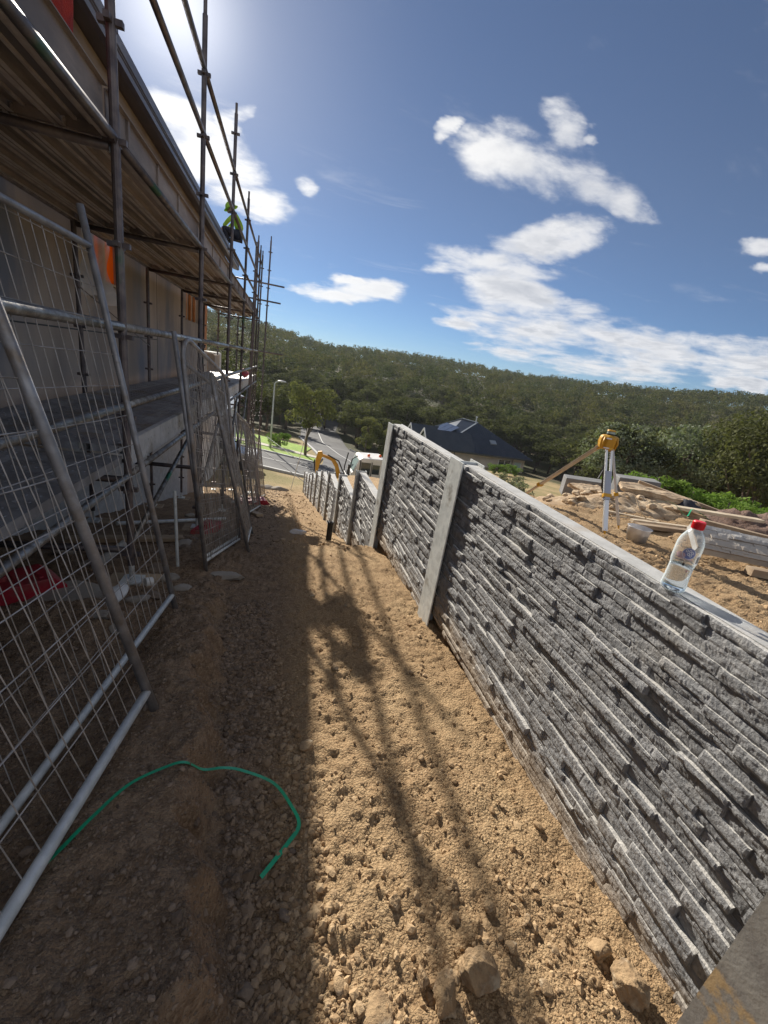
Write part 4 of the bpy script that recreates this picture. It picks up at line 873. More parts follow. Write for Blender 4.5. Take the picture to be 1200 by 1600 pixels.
# rubble pile and slabs
pm = []; 
def heap(name, cx_, cy_, rx, ry, h, m, label, cat, seed, n=70):
    V = []; F = []
    for j in range(n):
        for i in range(n):
            a_, c_ = i/(n-1)*2-1, j/(n-1)*2-1; x = cx_+a_*rx; y = cy_+c_*ry; e = max(0, 1-(a_*a_+c_*c_))**.8
            k = float(fbm(np.array([x]), np.array([y]), 3.2, 5, seed, .6)); V.append((x, y, gz(x, y)+h*e*(1+.75*k)-.03*(1-min(1, e*4))))
    for j in range(n-1):
        for i in range(n-1): F.append((j*n+i, j*n+i+1, (j+1)*n+i+1, (j+1)*n+i))
    return tag(npmesh(name, V, F, m, smooth=True), label, cat)
heap('rubble_heap', 4.75, 4.9, 1.25, .75, .13, 'rock_heap' if 'rock_heap' in MT else 'rock', 'heap of broken clay and tan rubble behind the tripod', 'rubble heap', 4)
heap('gravel_heap', 8.3, 4.7, 2.2, .9, .35, 'brown_gravel' if 'brown_gravel' in MT else 'rock', 'low heap of red brown gravel at the right edge', 'gravel heap', 9)
for k in range(60):
    a_ = rng.uniform(0, 6.28); q = math.sqrt(rng.random()); x = 4.75+1.2*q*math.cos(a_); y = 4.9+.7*q*math.sin(a_)
    zt = gz(x, y)+.13*max(0, 1-q*q)**.8-.01
    rock('rock', x, y, float(rng.uniform(.03, .075)), 300+k, 'slab_rock' if k % 3 else 'rock', 'broken tan rock piled on the rubble heap behind the tripod', 'rock', 'broken rocks on the rubble heap', sq=(1, 1.2, .7), sink=.2, z=zt, rot=k, sub=3)
def slab(x, y, z, L, Wd, T, rot, tilt, seed, label):
    nx_, ny_2, nz_ = 36, 14, 6; b = bmesh.new(); bmesh.ops.create_cube(b, size=1); bmesh.ops.subdivide_edges(b, edges=b.edges[:], cuts=14, use_grid_fill=True)
    co_ = np.array([v.co[:] for v in b.verts]); px_ = co_[:, 0]*L; py2 = co_[:, 1]*Wd; e1 = float(seed)
    rag = 1+.22*fbm(px_*1.0+e1, co_[:, 2]*.2+e1, 3.1, 4, seed); rag2 = 1+.10*fbm(py2+e1, co_[:, 2]*.2, 4.0, 4, seed+3)
    n_1 = fbm(px_+e1, py2, 5.5, 5, seed+7, .6); step = np.round(co_[:, 2]*3)/3
    for v, q1, q2, n1_, st in zip(b.verts, rag, rag2, n_1, step):
        v.co = Vector((v.co.x*L*q2, v.co.y*Wd*q1*(1-.10*abs(st)), v.co.z*T*(1-.55*(abs(v.co.x)*1.9)**4)+.035*n1_))
    me = bpy.data.meshes.new('sandstone_slab'); b.to_mesh(me); b.free(); me.materials.append(MT['slab_rock']); o = bpy.data.objects.new('sandstone_slab', me); COL.objects.link(o)
    o.location = (x, y, z); o.rotation_euler = (tilt, tilt*.6, rot); return tag(o, label, 'slab')
slab(5.65, 5.05, gz(5.6, 5.1)+.22, 1.05, .42, .10, -.5, .06, 401, 'long flat sandstone slab topmost on the heap beneath the bushes')
slab(5.55, 4.8, gz(5.6, 4.9)+.10, 1.0, .42, .09, -.42, .05, 402, 'second sandstone slab lying under the topmost one')
slab(5.0, 5.6, gz(5.2, 5.9)+.20, .8, .42, .10, .15, .10, 403, 'sandstone slab leaning below the two grey concrete blocks')
rd = np.random.default_rng(77)
for k in range(26):
    x = -1.9+1.3*rd.random(); y = 1.9+5*rd.random()
    if abs(x+1) < .08: continue
    rock('rock', x, y, float(rd.uniform(.03, .09)), 600+k, 'pale_rock' if k % 3 else 'dark_rock', 'broken grey brown lump on the shaded dirt under the scaffold', 'rock', 'broken lumps under the scaffold', sq=(1.2, .9, .5), sink=.25, rot=k, sub=3)
beam(g3(-1.9, 4.1, .04), g3(-.95, 4.45, .05), .10, .04, 'timber', 'dirty timber offcut on the ground under the scaffold', 'timber', 'timber_offcut')
tag(MB().tube([g3(-1.85, 5.2, .05), g3(-.75, 6.3, .06)], .024, 10).build('scaffold_tube', 'galv'), 'spare galvanised tube lying on the dirt under the scaffold', 'tube')
for k, (x, y) in enumerate([(5.55, 6.55), (6.32, 6.15)]):
    b = MB().obox((x, y, gz(x, y)+.28), Vector((.30, -.16, .02)), Vector((.09, .17, 0)), (0, 0, .17)); tag(b.build('concrete_block', 'grey_block', bevel=.012), 'dark grey concrete block behind the slabs, the %s of two' % ('left' if k == 0 else 'right'), 'block', 'grey concrete blocks behind the rubble')
b = MB()
for i in range(9):
    b2 = i/8
bl_ = heap('tarpaulin', 5.95, 4.75, .28, .3, .25, 'navy_sheet' if 'navy_sheet' in MT else 'navy', 'dark crumpled plastic sheet tucked beside the sandstone slabs', 'plastic sheet', 21, 24)
ribbon('plastic_strap', [tuple(g3(4.9, 4.45, .12)), tuple(g3(5.1, 4.3, .2)), tuple(g3(5.3, 4.2, .06)), tuple(g3(5.5, 4.3, .16)), tuple(g3(5.7, 4.2, .08))], .016, 'strap_green', 'green strap tangled at the foot of the rubble heap', 'strap')
ribbon('plastic_strap', [tuple(g3(4.5, 3.0, .03)), tuple(g3(4.8, 2.95, .05)), tuple(g3(5.1, 3.0, .04)), tuple(g3(5.4, 2.8, .05))], .02, 'strap_green', 'green strap lying beside the spare sleepers', 'strap')
tag(MB().tube([g3(4.35, 4.15, .25), g3(4.37, 4.05, .12), g3(4.42, 3.95, .03), g3(4.2, 3.98, .02), g3(3.95, 4.02, .02)], .008, 6).build('hose', 'timber_pale'), 'thin pale hose on the ground behind the tripod legs', 'hose')
tag(MB().tube([g3(2.45, 3.0, .015), g3(2.62, 2.95, .03), g3(2.75, 2.85, .015), g3(2.6, 2.82, .02), g3(2.5, 2.95, .015)], .012, 6).tube([g3(2.7, 2.9, .02), g3(2.95, 2.75, .02)], .012, 6).build('pliers', 'red_plastic'), 'red handled tool lying on the clay behind the wall', 'tool')
# ---------------------------------------------------------------- small things along the path
n_ = 9; V = []
sb = rock('plastic_bag', .32, 5.62, .10, 500, 'plastic_film', 'crumpled clear plastic bottle bag on the path', 'plastic bag', sq=(1.3, .7, .4), sink=.1)
wr = rock('plastic_bag', -1.0, 2.72, .11, 501, 'white_paint', 'white crumpled wrapper caught behind the mesh panels', 'wrapper', sq=(.6, 1.5, .35), sink=.1, sub=3)
beam(g3(-.50, 7.9, .05), g3(-.28, 7.25, .05), .12, .05, 'timber', 'timber offcut lying on the path', 'timber', 'timber_offcut')
tag(MB().tube([g3(-.90, 3.0, .03), g3(-.86, 3.03, .03)], .035, 16).build('paper_cup', 'white_paint'), 'white paper cup on the dirt beyond the mesh panels', 'cup')
tag(MB().tube([g3(-1.38, 3.42, .03), g3(-1.2, 3.55, .2)], .035, 14).build('pipe_offcut', 'conc'), 'short grey pipe offcut in the dirt by the scaffold leg', 'pipe')
tag(MB().tube([g3(.93, 6.75, .02), g3(.93, 6.75, .34)], .05, 14).tube([g3(.93, 6.75, .34), g3(.93, 6.75, .37)], .056, 14).build('pipe_stub', 'black'), 'black drain pipe stub standing at the foot of the stepped wall', 'pipe')
tag(MB().tube([g3(.93, 6.75, .372), g3(.95, 6.78, .95)], .022, 10).build('pipe', 'white_paint'), 'thin white pipe rising out of the black stub', 'pipe')
def linerod(p, q, r, m, label, cat, name): return tag(MB().tube([p, q], r, 6).build(name, m), label, cat)
linerod((.62, 20.8, gz(.6, 20.8)), (1.15, 20.4, -3.1), .02, 'galv', 'thin metal rod standing at the end of the stepped wall', 'rod', 'marker_rod')
linerod((-.85, 19.5, -4.2), (1.4, 13.5, -4.2), .012, 'black', 'black cable strung from the scaffold towards the wall, the lower one', 'cable', 'cable')
linerod((-.6, 17, -3.1), (1.25, 7.4, -2.3), .008, 'black', 'black cable strung from the scaffold towards the wall, the upper one', 'cable', 'cable')
for k, (x, y, s) in enumerate([(-.35, 19.2, .33), (.05, 18.8, .3), (-.75, 19.6, .3)]): rock('sandbag', x, y, s, 520+k, 'pale_rock', 'pale sand bag in a row at the foot of the site', 'sand bag', 'sand bags at the foot of the site', sq=(1.4, .7, .45), sub=3)
tag(MB().tube([g3(-.85, 3.55, -.02), g3(-.83, 3.5, .62)], .012, 8).build('stake', 'strap_stake'), 'green and steel stake beside the scaffold leg', 'stake') if 'strap_stake' in MT else tag(MB().tube([g3(-.80, 3.55, -.02), g3(-.84, 3.62, .68)], .013, 8).build('stake', 'galv'), 'thin metal stake beside the scaffold leg', 'stake')
# ---------------------------------------------------------------- worker on the deck
def skin_body(name, joints, edges, m, parent, sub=2):
    me = bpy.data.meshes.new(name); keys = list(joints); me.from_pydata([joints[k][:3] for k in keys], [(keys.index(a), keys.index(b)) for a, b in edges], [])
    me.materials.append(MT[m]); o = bpy.data.objects.new(name, me); COL.objects.link(o); 
    if parent: o.parent = parent
    md = o.modifiers.new('skin', 'SKIN'); 
    if not me.skin_vertices: me.attributes
    bpy.context.view_layer.objects.active = o
    for i, k in enumerate(keys): me.skin_vertices[0].data[i].radius = (joints[k][3], joints[k][3] if len(joints[k]) < 5 else joints[k][4])
    me.skin_vertices[0].data[0].use_root = True
    md.use_smooth_shade = True; s = o.modifiers.new('sub', 'SUBSURF'); s.levels = sub; s.render_levels = sub; return o
WXp, WYp, WZp = -1.24, 10.4, 2.0
wk = thing('person', 'worker in yellow green hi vis shirt and dark trousers crouching on the roof edge', 'person', (WXp, WYp, WZp))
J = dict(pelvis=(.05, .0, .27, .115), waist=(.06, .0, .38, .105), chest=(.01, .01, .52, .125), neckb=(-.08, .0, .60, .06), sl=(-.03, -.14, .53, .06), el=(-.16, -.19, .40, .046), wl=(-.27, -.15, .27, .036), sr=(-.03, .15, .53, .06), er=(-.15, .20, .38, .046), wr=(-.28, .15, .24, .036))
skin_body('shirt', J, [('pelvis', 'waist'), ('waist', 'chest'), ('chest', 'neckb'), ('chest', 'sl'), ('sl', 'el'), ('el', 'wl'), ('chest', 'sr'), ('sr', 'er'), ('er', 'wr')], 'hivis', wk)
J = dict(p=(.06, 0, .17, .105), hl=(.03, -.10, .18, .088), kl=(-.28, -.15, .26, .062), al=(-.16, -.12, .05, .042), tl=(-.30, -.13, .045, .038), hr=(.03, .10, .18, .088), kr=(-.27, .16, .24, .062), ar=(-.15, .13, .05, .042), tr=(-.29, .14, .045, .038))
skin_body('trousers', J, [('p', 'hl'), ('hl', 'kl'), ('kl', 'al'), ('al', 'tl'), ('p', 'hr'), ('hr', 'kr'), ('kr', 'ar'), ('ar', 'tr')], 'navy', wk)
J = dict(n=(-.08, 0, .60, .05), h=(-.14, 0, .66, .082), f=(-.18, 0, .61, .06), jaw=(-.17, 0, .57, .045))
skin_body('head', J, [('n', 'h'), ('h', 'f'), ('f', 'jaw')], 'skin', wk)
b = MB().lathe([(.125, 0), (.12, .03), (.10, .08), (.06, .115), (0, .125)], (0, 0, 0), 20).lathe([(.165, -.005), (.125, .006), (.11, .0)], (0, 0, 0), 20)
wk.scale = (.88, .88, .92)
ht = b.build('hard_hat', 'hivis', wk, smooth=True, local=True); ht.location = (-.14, 0, .675); ht.rotation_euler = (0, -.45, 0)
for s, e in (((-.27, -.15, .27), (-.31, -.14, .20)), ((-.28, .15, .24), (-.32, .14, .17))):
    J = dict(w=(*s, .03), p=(*e, .036, .02), f1=(e[0]-.03, e[1]-.03, e[2]-.05, .009), f2=(e[0]-.01, e[1]-.035, e[2]-.065, .009), f3=(e[0]+.012, e[1]-.035, e[2]-.06, .009), f4=(e[0]+.032, e[1]-.03, e[2]-.045, .008), t=(e[0]+.045, e[1]+.02, e[2]-.02, .010))
    skin_body('hand', J, [('w', 'p'), ('p', 'f1'), ('p', 'f2'), ('p', 'f3'), ('p', 'f4'), ('p', 't')], 'skin', wk, 1)
# ---------------------------------------------------------------- house with dark roof
hs = thing('house', 'single storey brick house with dark metal hip roof and solar panels beyond the wall', 'house', (27, 57, gz(27, 57)))
HZ0, EZ = -11.6, -8.2
MB().box((20.2, 51.7, HZ0), (33.3, 62.4, EZ-.05)).build('wall', 'house_wall', hs)
A_, B_, C_, D_ = (19.6, 51, EZ), (34, 51, EZ), (34, 63, EZ), (19.6, 63, EZ); P1 = (27.4, 57, -4.7); P2 = (25.6, 58.5, -4.55)
rf = MB().add([A_, B_, C_, D_, P1, P2], [(0, 1, 4), (0, 4, 5), (1, 2, 4), (2, 5, 4), (2, 3, 5), (3, 0, 5), (3, 2, 1, 0)]).build('roof', 'roof_metal', hs)
MB().box((19.6, 50.92, EZ-.2), (34.05, 51.0, EZ+.02)).box((34.0, 51.0, EZ-.2), (34.1, 63, EZ+.02)).build('gutter', 'roof_metal', hs)
def seams(p, q, r_, n, parent, nm='roof_seam'):     # standing seams running from eave p-q up to ridge point r_
    b = MB(); p, q, r_ = Vector(p), Vector(q), Vector(r_); nn = (q-p).cross(r_-p).normalized(); 
    if nn.z < 0: nn = -nn
    up = (r_-p); e = (q-p).normalized(); up = (up-e*up.dot(e)); H = up.length; tr_ = (r_-p).dot(e); Lq = (q-p).length
    for k in range(1, n):
        s = Lq*k/n; h = H*(s/tr_ if s < tr_ else (Lq-s)/(Lq-tr_)); a0 = p+e*s+nn*.02; b.obox(a0+up.normalized()*h/2, up.normalized()*h/2, e*.025, nn*.025)
    b.build('roof_ribbing', 'roof_metal', parent)
seams(A_, B_, P1, 40, rf); seams(B_, C_, P1, 32, rf)
for k, (x0, x1) in enumerate([(29.3, 31.0)]):
    w = MB().box((x0, 51.62, -10.4), (x1, 51.69, -8.75)).build('door', 'dark_glass', hs); MB().box((x0-.1, 51.58, -10.45), (x0, 51.69, -8.65)).box((x1, 51.58, -10.45), (x1+.1, 51.69, -8.65)).box((x0, 51.58, -8.75), (x1, 51.69, -8.65)).box((30.1, 51.59, -10.4), (30.2, 51.62, -8.75)).build('door_frame', 'white_paint', w)
w = MB().box((31.8, 51.62, -9.9), (32.7, 51.69, -8.9)).build('window', 'pale_glass', hs); MB().box((31.7, 51.6, -10), (31.8, 51.69, -8.8)).box((32.7, 51.6, -10), (32.8, 51.69, -8.8)).build('window_frame', 'white_paint', w)
for x in (22.5, 31.35): MB().tube([(x, 51.6, -8.3), (x, 51.6, -11)], .05, 6).build('downpipe', 'roof_metal', hs)
for k, (y0, y1, xf, zr, xb) in enumerate([(51.0, 56.0, 18.3, -6.05, 25.2), (57.2, 61.5, 18.1, -6.25, 25)]):
    ym = (y0+y1)/2; b = MB()
    b.add([(xf, y0, EZ), (xf, y1, EZ), (xf, ym, zr), (xb, y0, EZ), (xb, y1, EZ), (xb, ym, zr)], [(0, 2, 5, 3), (1, 4, 5, 2)]); 
    b.add([(xf, y0, EZ-.1), (xf, y1, EZ-.1), (xf, ym, zr-.1), (xb, y0, EZ-.1), (xb, y1, EZ-.1), (xb, ym, zr-.1)], [(0, 2, 5, 3), (1, 4, 5, 2)]).build('gable_roof', 'roof_metal', hs)
    gbo = MB().prism([(xf+.25, y0+.3, HZ0), (xf+.25, y1-.3, HZ0), (xf+.25, y1-.3, EZ), (xf+.25, ym, zr-.2), (xf+.25, y0+.3, EZ)], None, (.3, 0, 0)).build('gable_wall', 'white_render', hs)
    MB().obox(((xf-.02), (y0+ym)/2, (EZ+zr)/2-.05), (.05, 0, 0), ((0, (ym-y0)/2, (zr-EZ)/2)), (0, .06, -.10)).obox(((xf-.02), (y1+ym)/2, (EZ+zr)/2-.05), (.05, 0, 0), ((0, -(y1-ym)/2, (zr-EZ)/2)), (0, .06, .10)).build('barge_board', 'white_paint', gbo)
# solar array, skylight, vent on the roof
def on_roof(a, b_, c_, s, t): a, b_, c_ = Vector(a), Vector(b_), Vector(c_); return a+(b_-a)*s+(c_-a)*t
nl = (Vector(P1)-Vector(A_)).cross(Vector(P2)-Vector(A_)).normalized(); nl = nl if nl.z > 0 else -nl
e2 = (Vector(P2)-Vector(P1)); 
nL = (Vector(D_)-Vector(A_)).cross(Vector(P2)-Vector(A_)).normalized(); nL = nL if nL.z > 0 else -nL; eL = Vector((0, 1, 0)); uL = nL.cross(eL); uL = uL if uL.z > 0 else -uL
for k in range(3):
    c_ = Vector((22.6, 57.2, 0)); base = Vector(A_); pz = lambda x, y: base.z+(-(nL.x*(x-base.x)+nL.y*(y-base.y)))/nL.z
    x, y = 23.0-k*.02, 55.6+k*1.75; MB().obox(Vector((x, y, pz(x, y)))+nL*.09, uL*1.0, eL*.82, nL*.03).build('solar_panel', 'solar', hs)
ns = (Vector(B_)-Vector(A_)).cross(Vector(P1)-Vector(A_)).normalized(); ns = ns if ns.z > 0 else -ns
def nearpt(x, y): return Vector((x, y, A_[2]-(ns.y*(y-A_[1])+ns.x*(x-A_[0]))/ns.z))
us = ns.cross(Vector((1, 0, 0))); MB().obox(nearpt(28.6, 53.3)+ns*.1, (.45, 0, 0), us*.4, ns*.08).build('skylight', 'roof_light', hs)
MB().tube([Vector(P1)-Vector((.3, 0, .1)), Vector(P1)+Vector((-.3, 0, .75))], .09, 8).tube([Vector(P1)+Vector((-.3, 0, .7)), Vector(P1)+Vector((-.3, 0, .85))], .16, 8).build('flue', 'galv', hs)
MB().obox((Vector(A_)+Vector(P1))/2+Vector((0, 0, .05)), (Vector(P1)-Vector(A_))/2, (.08, -.08, 0), (0, 0, .04)).obox((Vector(P1)+Vector(P2))/2+Vector((0, 0, .05)), (Vector(P2)-Vector(P1))/2, (.1, .1, 0), (0, 0, .05)).obox((Vector(P2)+Vector(D_))/2+Vector((0, 0, .06)), (Vector(D_)-Vector(P2))/2, (.12, .12, 0), (0, 0, .05)).build('ridge_cap', 'roof_light', rf)
# ---------------------------------------------------------------- street lamp
lx, ly = -.95, 36.6; lz = gz(lx, ly)
sl = thing('street_lamp', 'tall pale grey street lamp on the grass verge', 'street lamp', (lx, ly, lz))
MB().tube([(lx, ly, lz), (lx, ly, lz+3), (lx, ly, lz+5.45), (lx+.1, ly, lz+5.6), (lx+.35, ly-.05, lz+5.68)], [.09, .075, .055, .045, .04], 10).build('pole', 'conc', sl, smooth=True)
MB().lathe([(0, -.06), (.16, -.04), (.2, 0), (.15, .05), (0, .09)], (0, 0, 0), 14).build('lamp_head', 'white_paint', sl, smooth=True, local=True)
hd = [c for c in sl.children if c.name.startswith('lamp_head')][0]; hd.location = (.55, -.08, 5.72); hd.scale = (1.9, 1, 1)
# ---------------------------------------------------------------- excavator boom and truck
ex = thing('excavator', 'yellow excavator arm rising behind the far wall bays', 'excavator', (4.6, 26, -7.1))
def V3(x, y, z): return Vector((x, y, z))
def armplate(pts, w, m, name, par): b = MB().prism([V3(*p) for p in pts], None, (0, w, 0)); return b.build(name, m, par, bevel=.02)
armplate([(3.75, 26, -7.3), (4.05, 26, -7.2), (3.60, 26, -6.0), (3.3, 26, -5.62), (2.45, 26, -5.42), (2.42, 26, -5.55), (3.14, 26, -5.80), (3.42, 26, -6.2)], .22, 'digger_yellow', 'boom', ex)
armplate([(2.50, 25.98, -5.25), (2.25, 25.98, -5.30), (2.15, 25.98, -5.85), (2.2, 25.98, -6.75), (2.32, 25.98, -6.75), (2.45, 25.98, -5.9), (2.58, 25.98, -5.5)], .2, 'digger_yellow', 'arm', ex)
MB().tube([(2.85, 25.95, -5.42), (3.6, 25.95, -5.75), (3.95, 25.95, -6.4)], .045, 8).tube([(2.08, 25.95, -5.8), (2.12, 25.95, -6.5)], .045, 8).build('hydraulic_ram', 'black', ex)
MB().box((3.9, 25.3, -7.9), (5.3, 26.9, -7.1)).build('machine_body', 'digger_yellow', ex, bevel=.08)
for s in (25.1, 26.75): MB().prism([V3(3.6, s, -8.2), V3(3.5, s, -8.0), V3(3.7, s, -7.8), V3(5.3, s, -7.8), V3(5.5, s, -8.0), V3(5.3, s, -8.2)], None, (0, .35, 0)).build('track', 'black', ex)
MB().prism([V3(1.95, 25.7, -6.75), V3(2.5, 25.7, -6.75), V3(2.45, 25.7, -7.3), V3(2.0, 25.7, -7.2)], None, (0, .7, 0)).build('bucket', 'black', ex)
tx, ty, tz_ = 4.35, 25.0, -7.75
tk = thing('truck', 'white truck with black bull bar and orange roof beacons behind the stepped wall', 'truck', (tx+1.2, ty+.8, tz_))
def tb(poly, y0, dy, m, name, par, bev=.03): return MB().prism([V3(tx+p[0], y0, tz_+p[1]) for p in poly], None, (0, dy, 0)).build(name, m, par, bevel=bev)
cb = tb([(0, .5), (0, 1.55), (.10, 1.62), (.42, 2.45), (.6, 2.55), (2.0, 2.60), (2.1, 2.5), (2.1, .5)], ty, 1.9, 'white_paint', 'cab', tk, .05)
wsv = [(.055, 1.62), (.40, 2.38), (.43, 2.38), (.09, 1.62)]
MB().add([(tx+.08, ty+.12, tz_+1.66), (tx+.08, ty+1.78, tz_+1.66), (tx+.385, ty+1.72, tz_+2.38), (tx+.385, ty+.18, tz_+2.38)], [(0, 1, 2, 3)]).build('windscreen', 'pale_glass', tk)
MB().box((tx+.55, ty-.02, tz_+1.55), (tx+1.15, ty-.005, tz_+2.3)).box((tx+1.28, ty-.02, tz_+1.6), (tx+1.75, ty-.005, tz_+2.2)).build('side_window', 'dark_glass', tk)
MB().box((tx+.45, ty-.035, tz_+.75), (tx+.52, ty-.02, tz_+2.4)).box((tx+1.2, ty-.035, tz_+.75), (tx+1.25, ty-.02, tz_+2.35)).box((tx+.52, ty-.03, tz_+1.3), (tx+1.2, ty-.02, tz_+1.34)).build('door_trim', 'black', tk)
MB().box((tx+1.9, ty-.01, tz_+.8), (tx+2.09, ty-.002, tz_+2.3)).box((tx+2.15, ty+.05, tz_+.6), (tx+4.6, ty+1.85, tz_+1.7)).build('tray_body', 'white_paint', tk, bevel=.03)
MB().tube([(tx-.18, ty+.02, tz_+.5), (tx-.2, ty+.02, tz_+1.5), (tx-.05, ty+.02, tz_+2.45), (tx+.3, ty+.02, tz_+2.7)], .04, 8).tube([(tx-.18, ty+1.85, tz_+.5), (tx-.2, ty+1.85, tz_+1.5), (tx-.05, ty+1.85, tz_+2.45)], .04, 8).tube([(tx-.2, ty, tz_+1.2), (tx-.2, ty+1.9, tz_+1.2)], .035, 8).tube([(tx-.2, ty, tz_+.75), (tx-.2, ty+1.9, tz_+.75)], .035, 8).build('bull_bar', 'black', tk)
MB().box((tx-.04, ty+.2, tz_+.62), (tx-.005, ty+1.7, tz_+1.35)).build('grille', 'black', tk)
for k in (.25, 1.45): MB().box((tx-.06, ty+k, tz_+.8), (tx-.041, ty+k+.22, tz_+1.05)).build('headlight', 'pale_glass', tk)
MB().tube([(tx-.25, ty-.35, tz_+1.55), (tx-.25, ty-.33, tz_+2.15)], .08, 8).tube([(tx+.05, ty, tz_+2.1), (tx-.25, ty-.33, tz_+2.1)], .02, 6).build('mirror', 'black', tk)
for k in (.75, 1.55): MB().lathe([(.09, 0), (.085, .12), (.05, .16), (0, .17)], (tx+k+.3, ty+.3+k*.3, tz_+2.6), 12).build('beacon', 'beacon_orange' if 'beacon_orange' in MT else 'red_cap', tk, smooth=True)
for k in (.55, 3.6):
    for s in (ty-.02, ty+1.65): wh = MB().tube([(tx+k, s, tz_+.42), (tx+k, s+.25, tz_+.42)], .42, 20).build('wheel', 'black', tk); MB().tube([(tx+k, s-.01, tz_+.42), (tx+k, s+.26, tz_+.42)], .2, 12).build('rim', 'alu', wh)
# vehicles parked behind the fence panels
cx2, cy2 = -3.3, 24.6; cz2 = gz(-1.8, 25)
cr = thing('parked_car', 'pale grey utility vehicle parked at the kerb behind the fence panels', 'car', (cx2, cy2, cz2))
cp_ = [(0, .35), (0, .85), (.35, 1.0), (1.0, 1.08), (1.0, 1.0)]
MB().prism([V3(cx2-2.2, cy2, cz2+.4), V3(cx2+2.1, cy2, cz2+.4), V3(cx2+2.15, cy2, cz2+.75), V3(cx2+1.95, cy2, cz2+1.0), V3(cx2+.9, cy2, cz2+1.1), V3(cx2+.3, cy2, cz2+1.75), V3(cx2-.9, cy2, cz2+1.8), V3(cx2-1.1, cy2, cz2+1.15), V3(cx2-2.2, cy2, cz2+1.1)], None, (0, 1.75, 0)).build('body', 'alu', cr, bevel=.08)
MB().box((cx2-.7, cy2-.01, cz2+1.2), (cx2+.25, cy2-.002, cz2+1.65)).build('side_window', 'dark_glass', cr)
for k in (-1.4, 1.3):
    for s in (-.02, 1.55): MB().tube([V3(cx2+k, cy2+s, cz2+.36), V3(cx2+k, cy2+s+.22, cz2+.36)], .36, 18).build('wheel', 'black', cr)
MB().box((cx2+2.1, cy2+.2, cz2+.65), (cx2+2.17, cy2+.5, cz2+.8)).box((cx2+2.1, cy2+1.25, cz2+.65), (cx2+2.17, cy2+1.55, cz2+.8)).build('headlight', 'pale_glass', cr)
# ---------------------------------------------------------------- trees
def leaves(centers, radii, n_per, size, r, up=.25, flat=.75):
    C = np.repeat(centers, n_per, 0); R = np.repeat(radii, n_per); n = len(C)
    d = r.normal(0, 1, (n, 3)); d /= np.linalg.norm(d, axis=1)[:, None]; rad = R*(.45+.55*r.random(n)**.45)
    P = C+d*rad[:, None]*np.array([1, 1, flat])
    nrm = d*.6+r.normal(0, .6, (n, 3))+np.array([0, 0, up]); nrm /= np.linalg.norm(nrm, axis=1)[:, None]
    t = np.cross(nrm, r.normal(0, 1, (n, 3))); t /= np.linalg.norm(t, axis=1)[:, None]; b = np.cross(nrm, t)
    s = size*r.uniform(.55, 1.25, n)[:, None]; a = t*s; b = b*s*.5
    V = np.stack([P-a, P-b*1.0+a*.15, P+a, P+b*1.1-a*.1], 1).reshape(-1, 3); F = np.arange(n*4).reshape(-1, 4); return V, F
def crown_pts(r, H, R, n, base=.42, kind=0):
    c = []
    while len(c) < n:
        p = r.uniform(-1, 1, 3)
        q = np.linalg.norm(p)
        if q > 1 or (q < .35): continue
        c.append([p[0]*R*.8, p[1]*R*.8, H*(base+(1-base)*(.5+.42*p[2]))])
    c = np.array(c); rad = r.uniform(.20, .36, n)*R; return c, rad
def tree_proto(name, seed, H, R, nclump, nleaf, size, lm, label, cat, group, base=.42, bare=False, lean=(0, 0)):
    r = np.random.default_rng(seed); t = thing(name, label, cat, (0, 0, 0), group)
    c, rad = crown_pts(r, H, R, nclump, base); c[:, 0] += lean[0]*c[:, 2]/H; c[:, 1] += lean[1]*c[:, 2]/H
    b = MB(); tp_ = Vector((lean[0]*.8, lean[1]*.8, H*.8)); r0 = max(.05, H*.022)
    pts = [Vector((tp_.x*s+.05*H*math.sin(s*3+seed)*s*(1-s), tp_.y*s+.05*H*math.cos(s*4+seed)*s*(1-s), -.3+(H*.8+.3)*s)) for s in np.linspace(0, 1, 7)]
    b.tube(pts, [r0*(1-.75*s) for s in np.linspace(0, 1, 7)], 8)
    for k in range(min(nclump, 12)):
        s0 = 2+int(r.integers(0, 4)); p0 = pts[s0]; p1 = Vector(c[k]); m_ = (p0+p1)/2+Vector((0, 0, -.03*H)); b.tube([p0, m_, p1], [r0*.42, r0*.28, r0*.1], 5, cap=False)
    b.build('trunk', 'bark', t, smooth=True)
    V, F = leaves(c, rad, nleaf, size, r); npmesh('crown', V, F, lm, t); return t
first = {}
def place(key, x, y, sc, rz, label, group=None, dz=0, zs=1.):
    p = PR[key]; o = p if key not in first else copy_tree(p); first[key] = 1
    o.location = (x, y, gz(x, y)+dz); o.scale = (sc, sc, sc*zs); o.rotation_euler = (0, 0, rz); tag(o, label); 
    if group: o['group'] = group
    elif 'group' in o: del o['group']
    return o
PR = {}
PR['a'] = tree_proto('eucalyptus_tree', 1, 12, 4.6, 30, 110, .26, 'leaf_olive', 'x', 'tree', 'x', .34)
PR['b'] = tree_proto('eucalyptus_tree', 2, 14, 4.6, 34, 100, .27, 'leaf_dark', 'x', 'tree', 'x', .40)
PR['c'] = tree_proto('eucalyptus_tree', 3, 11, 5.0, 30, 110, .27, 'leaf_dark', 'x', 'tree', 'x', .30)
PR['d'] = tree_proto('eucalyptus_tree', 4, 13, 4.2, 26, 110, .25, 'leaf_olive', 'x', 'tree', 'x', .36)
PR['e'] = tree_proto('street_tree', 5, 7.5, 2.7, 26, 170, .13, 'leaf_fresh', 'x', 'tree', 'x', .30)
PR['f'] = tree_proto('street_tree', 6, 5.5, 2.3, 26, 200, .12, 'leaf_fresh', 'x', 'tree', 'x', .12)
PR['g'] = tree_proto('eucalyptus_tree', 7, 13, 5.5, 46, 320, .17, 'leaf_olive', 'x', 'tree', 'x', .40, lean=(2.0, -1.5))
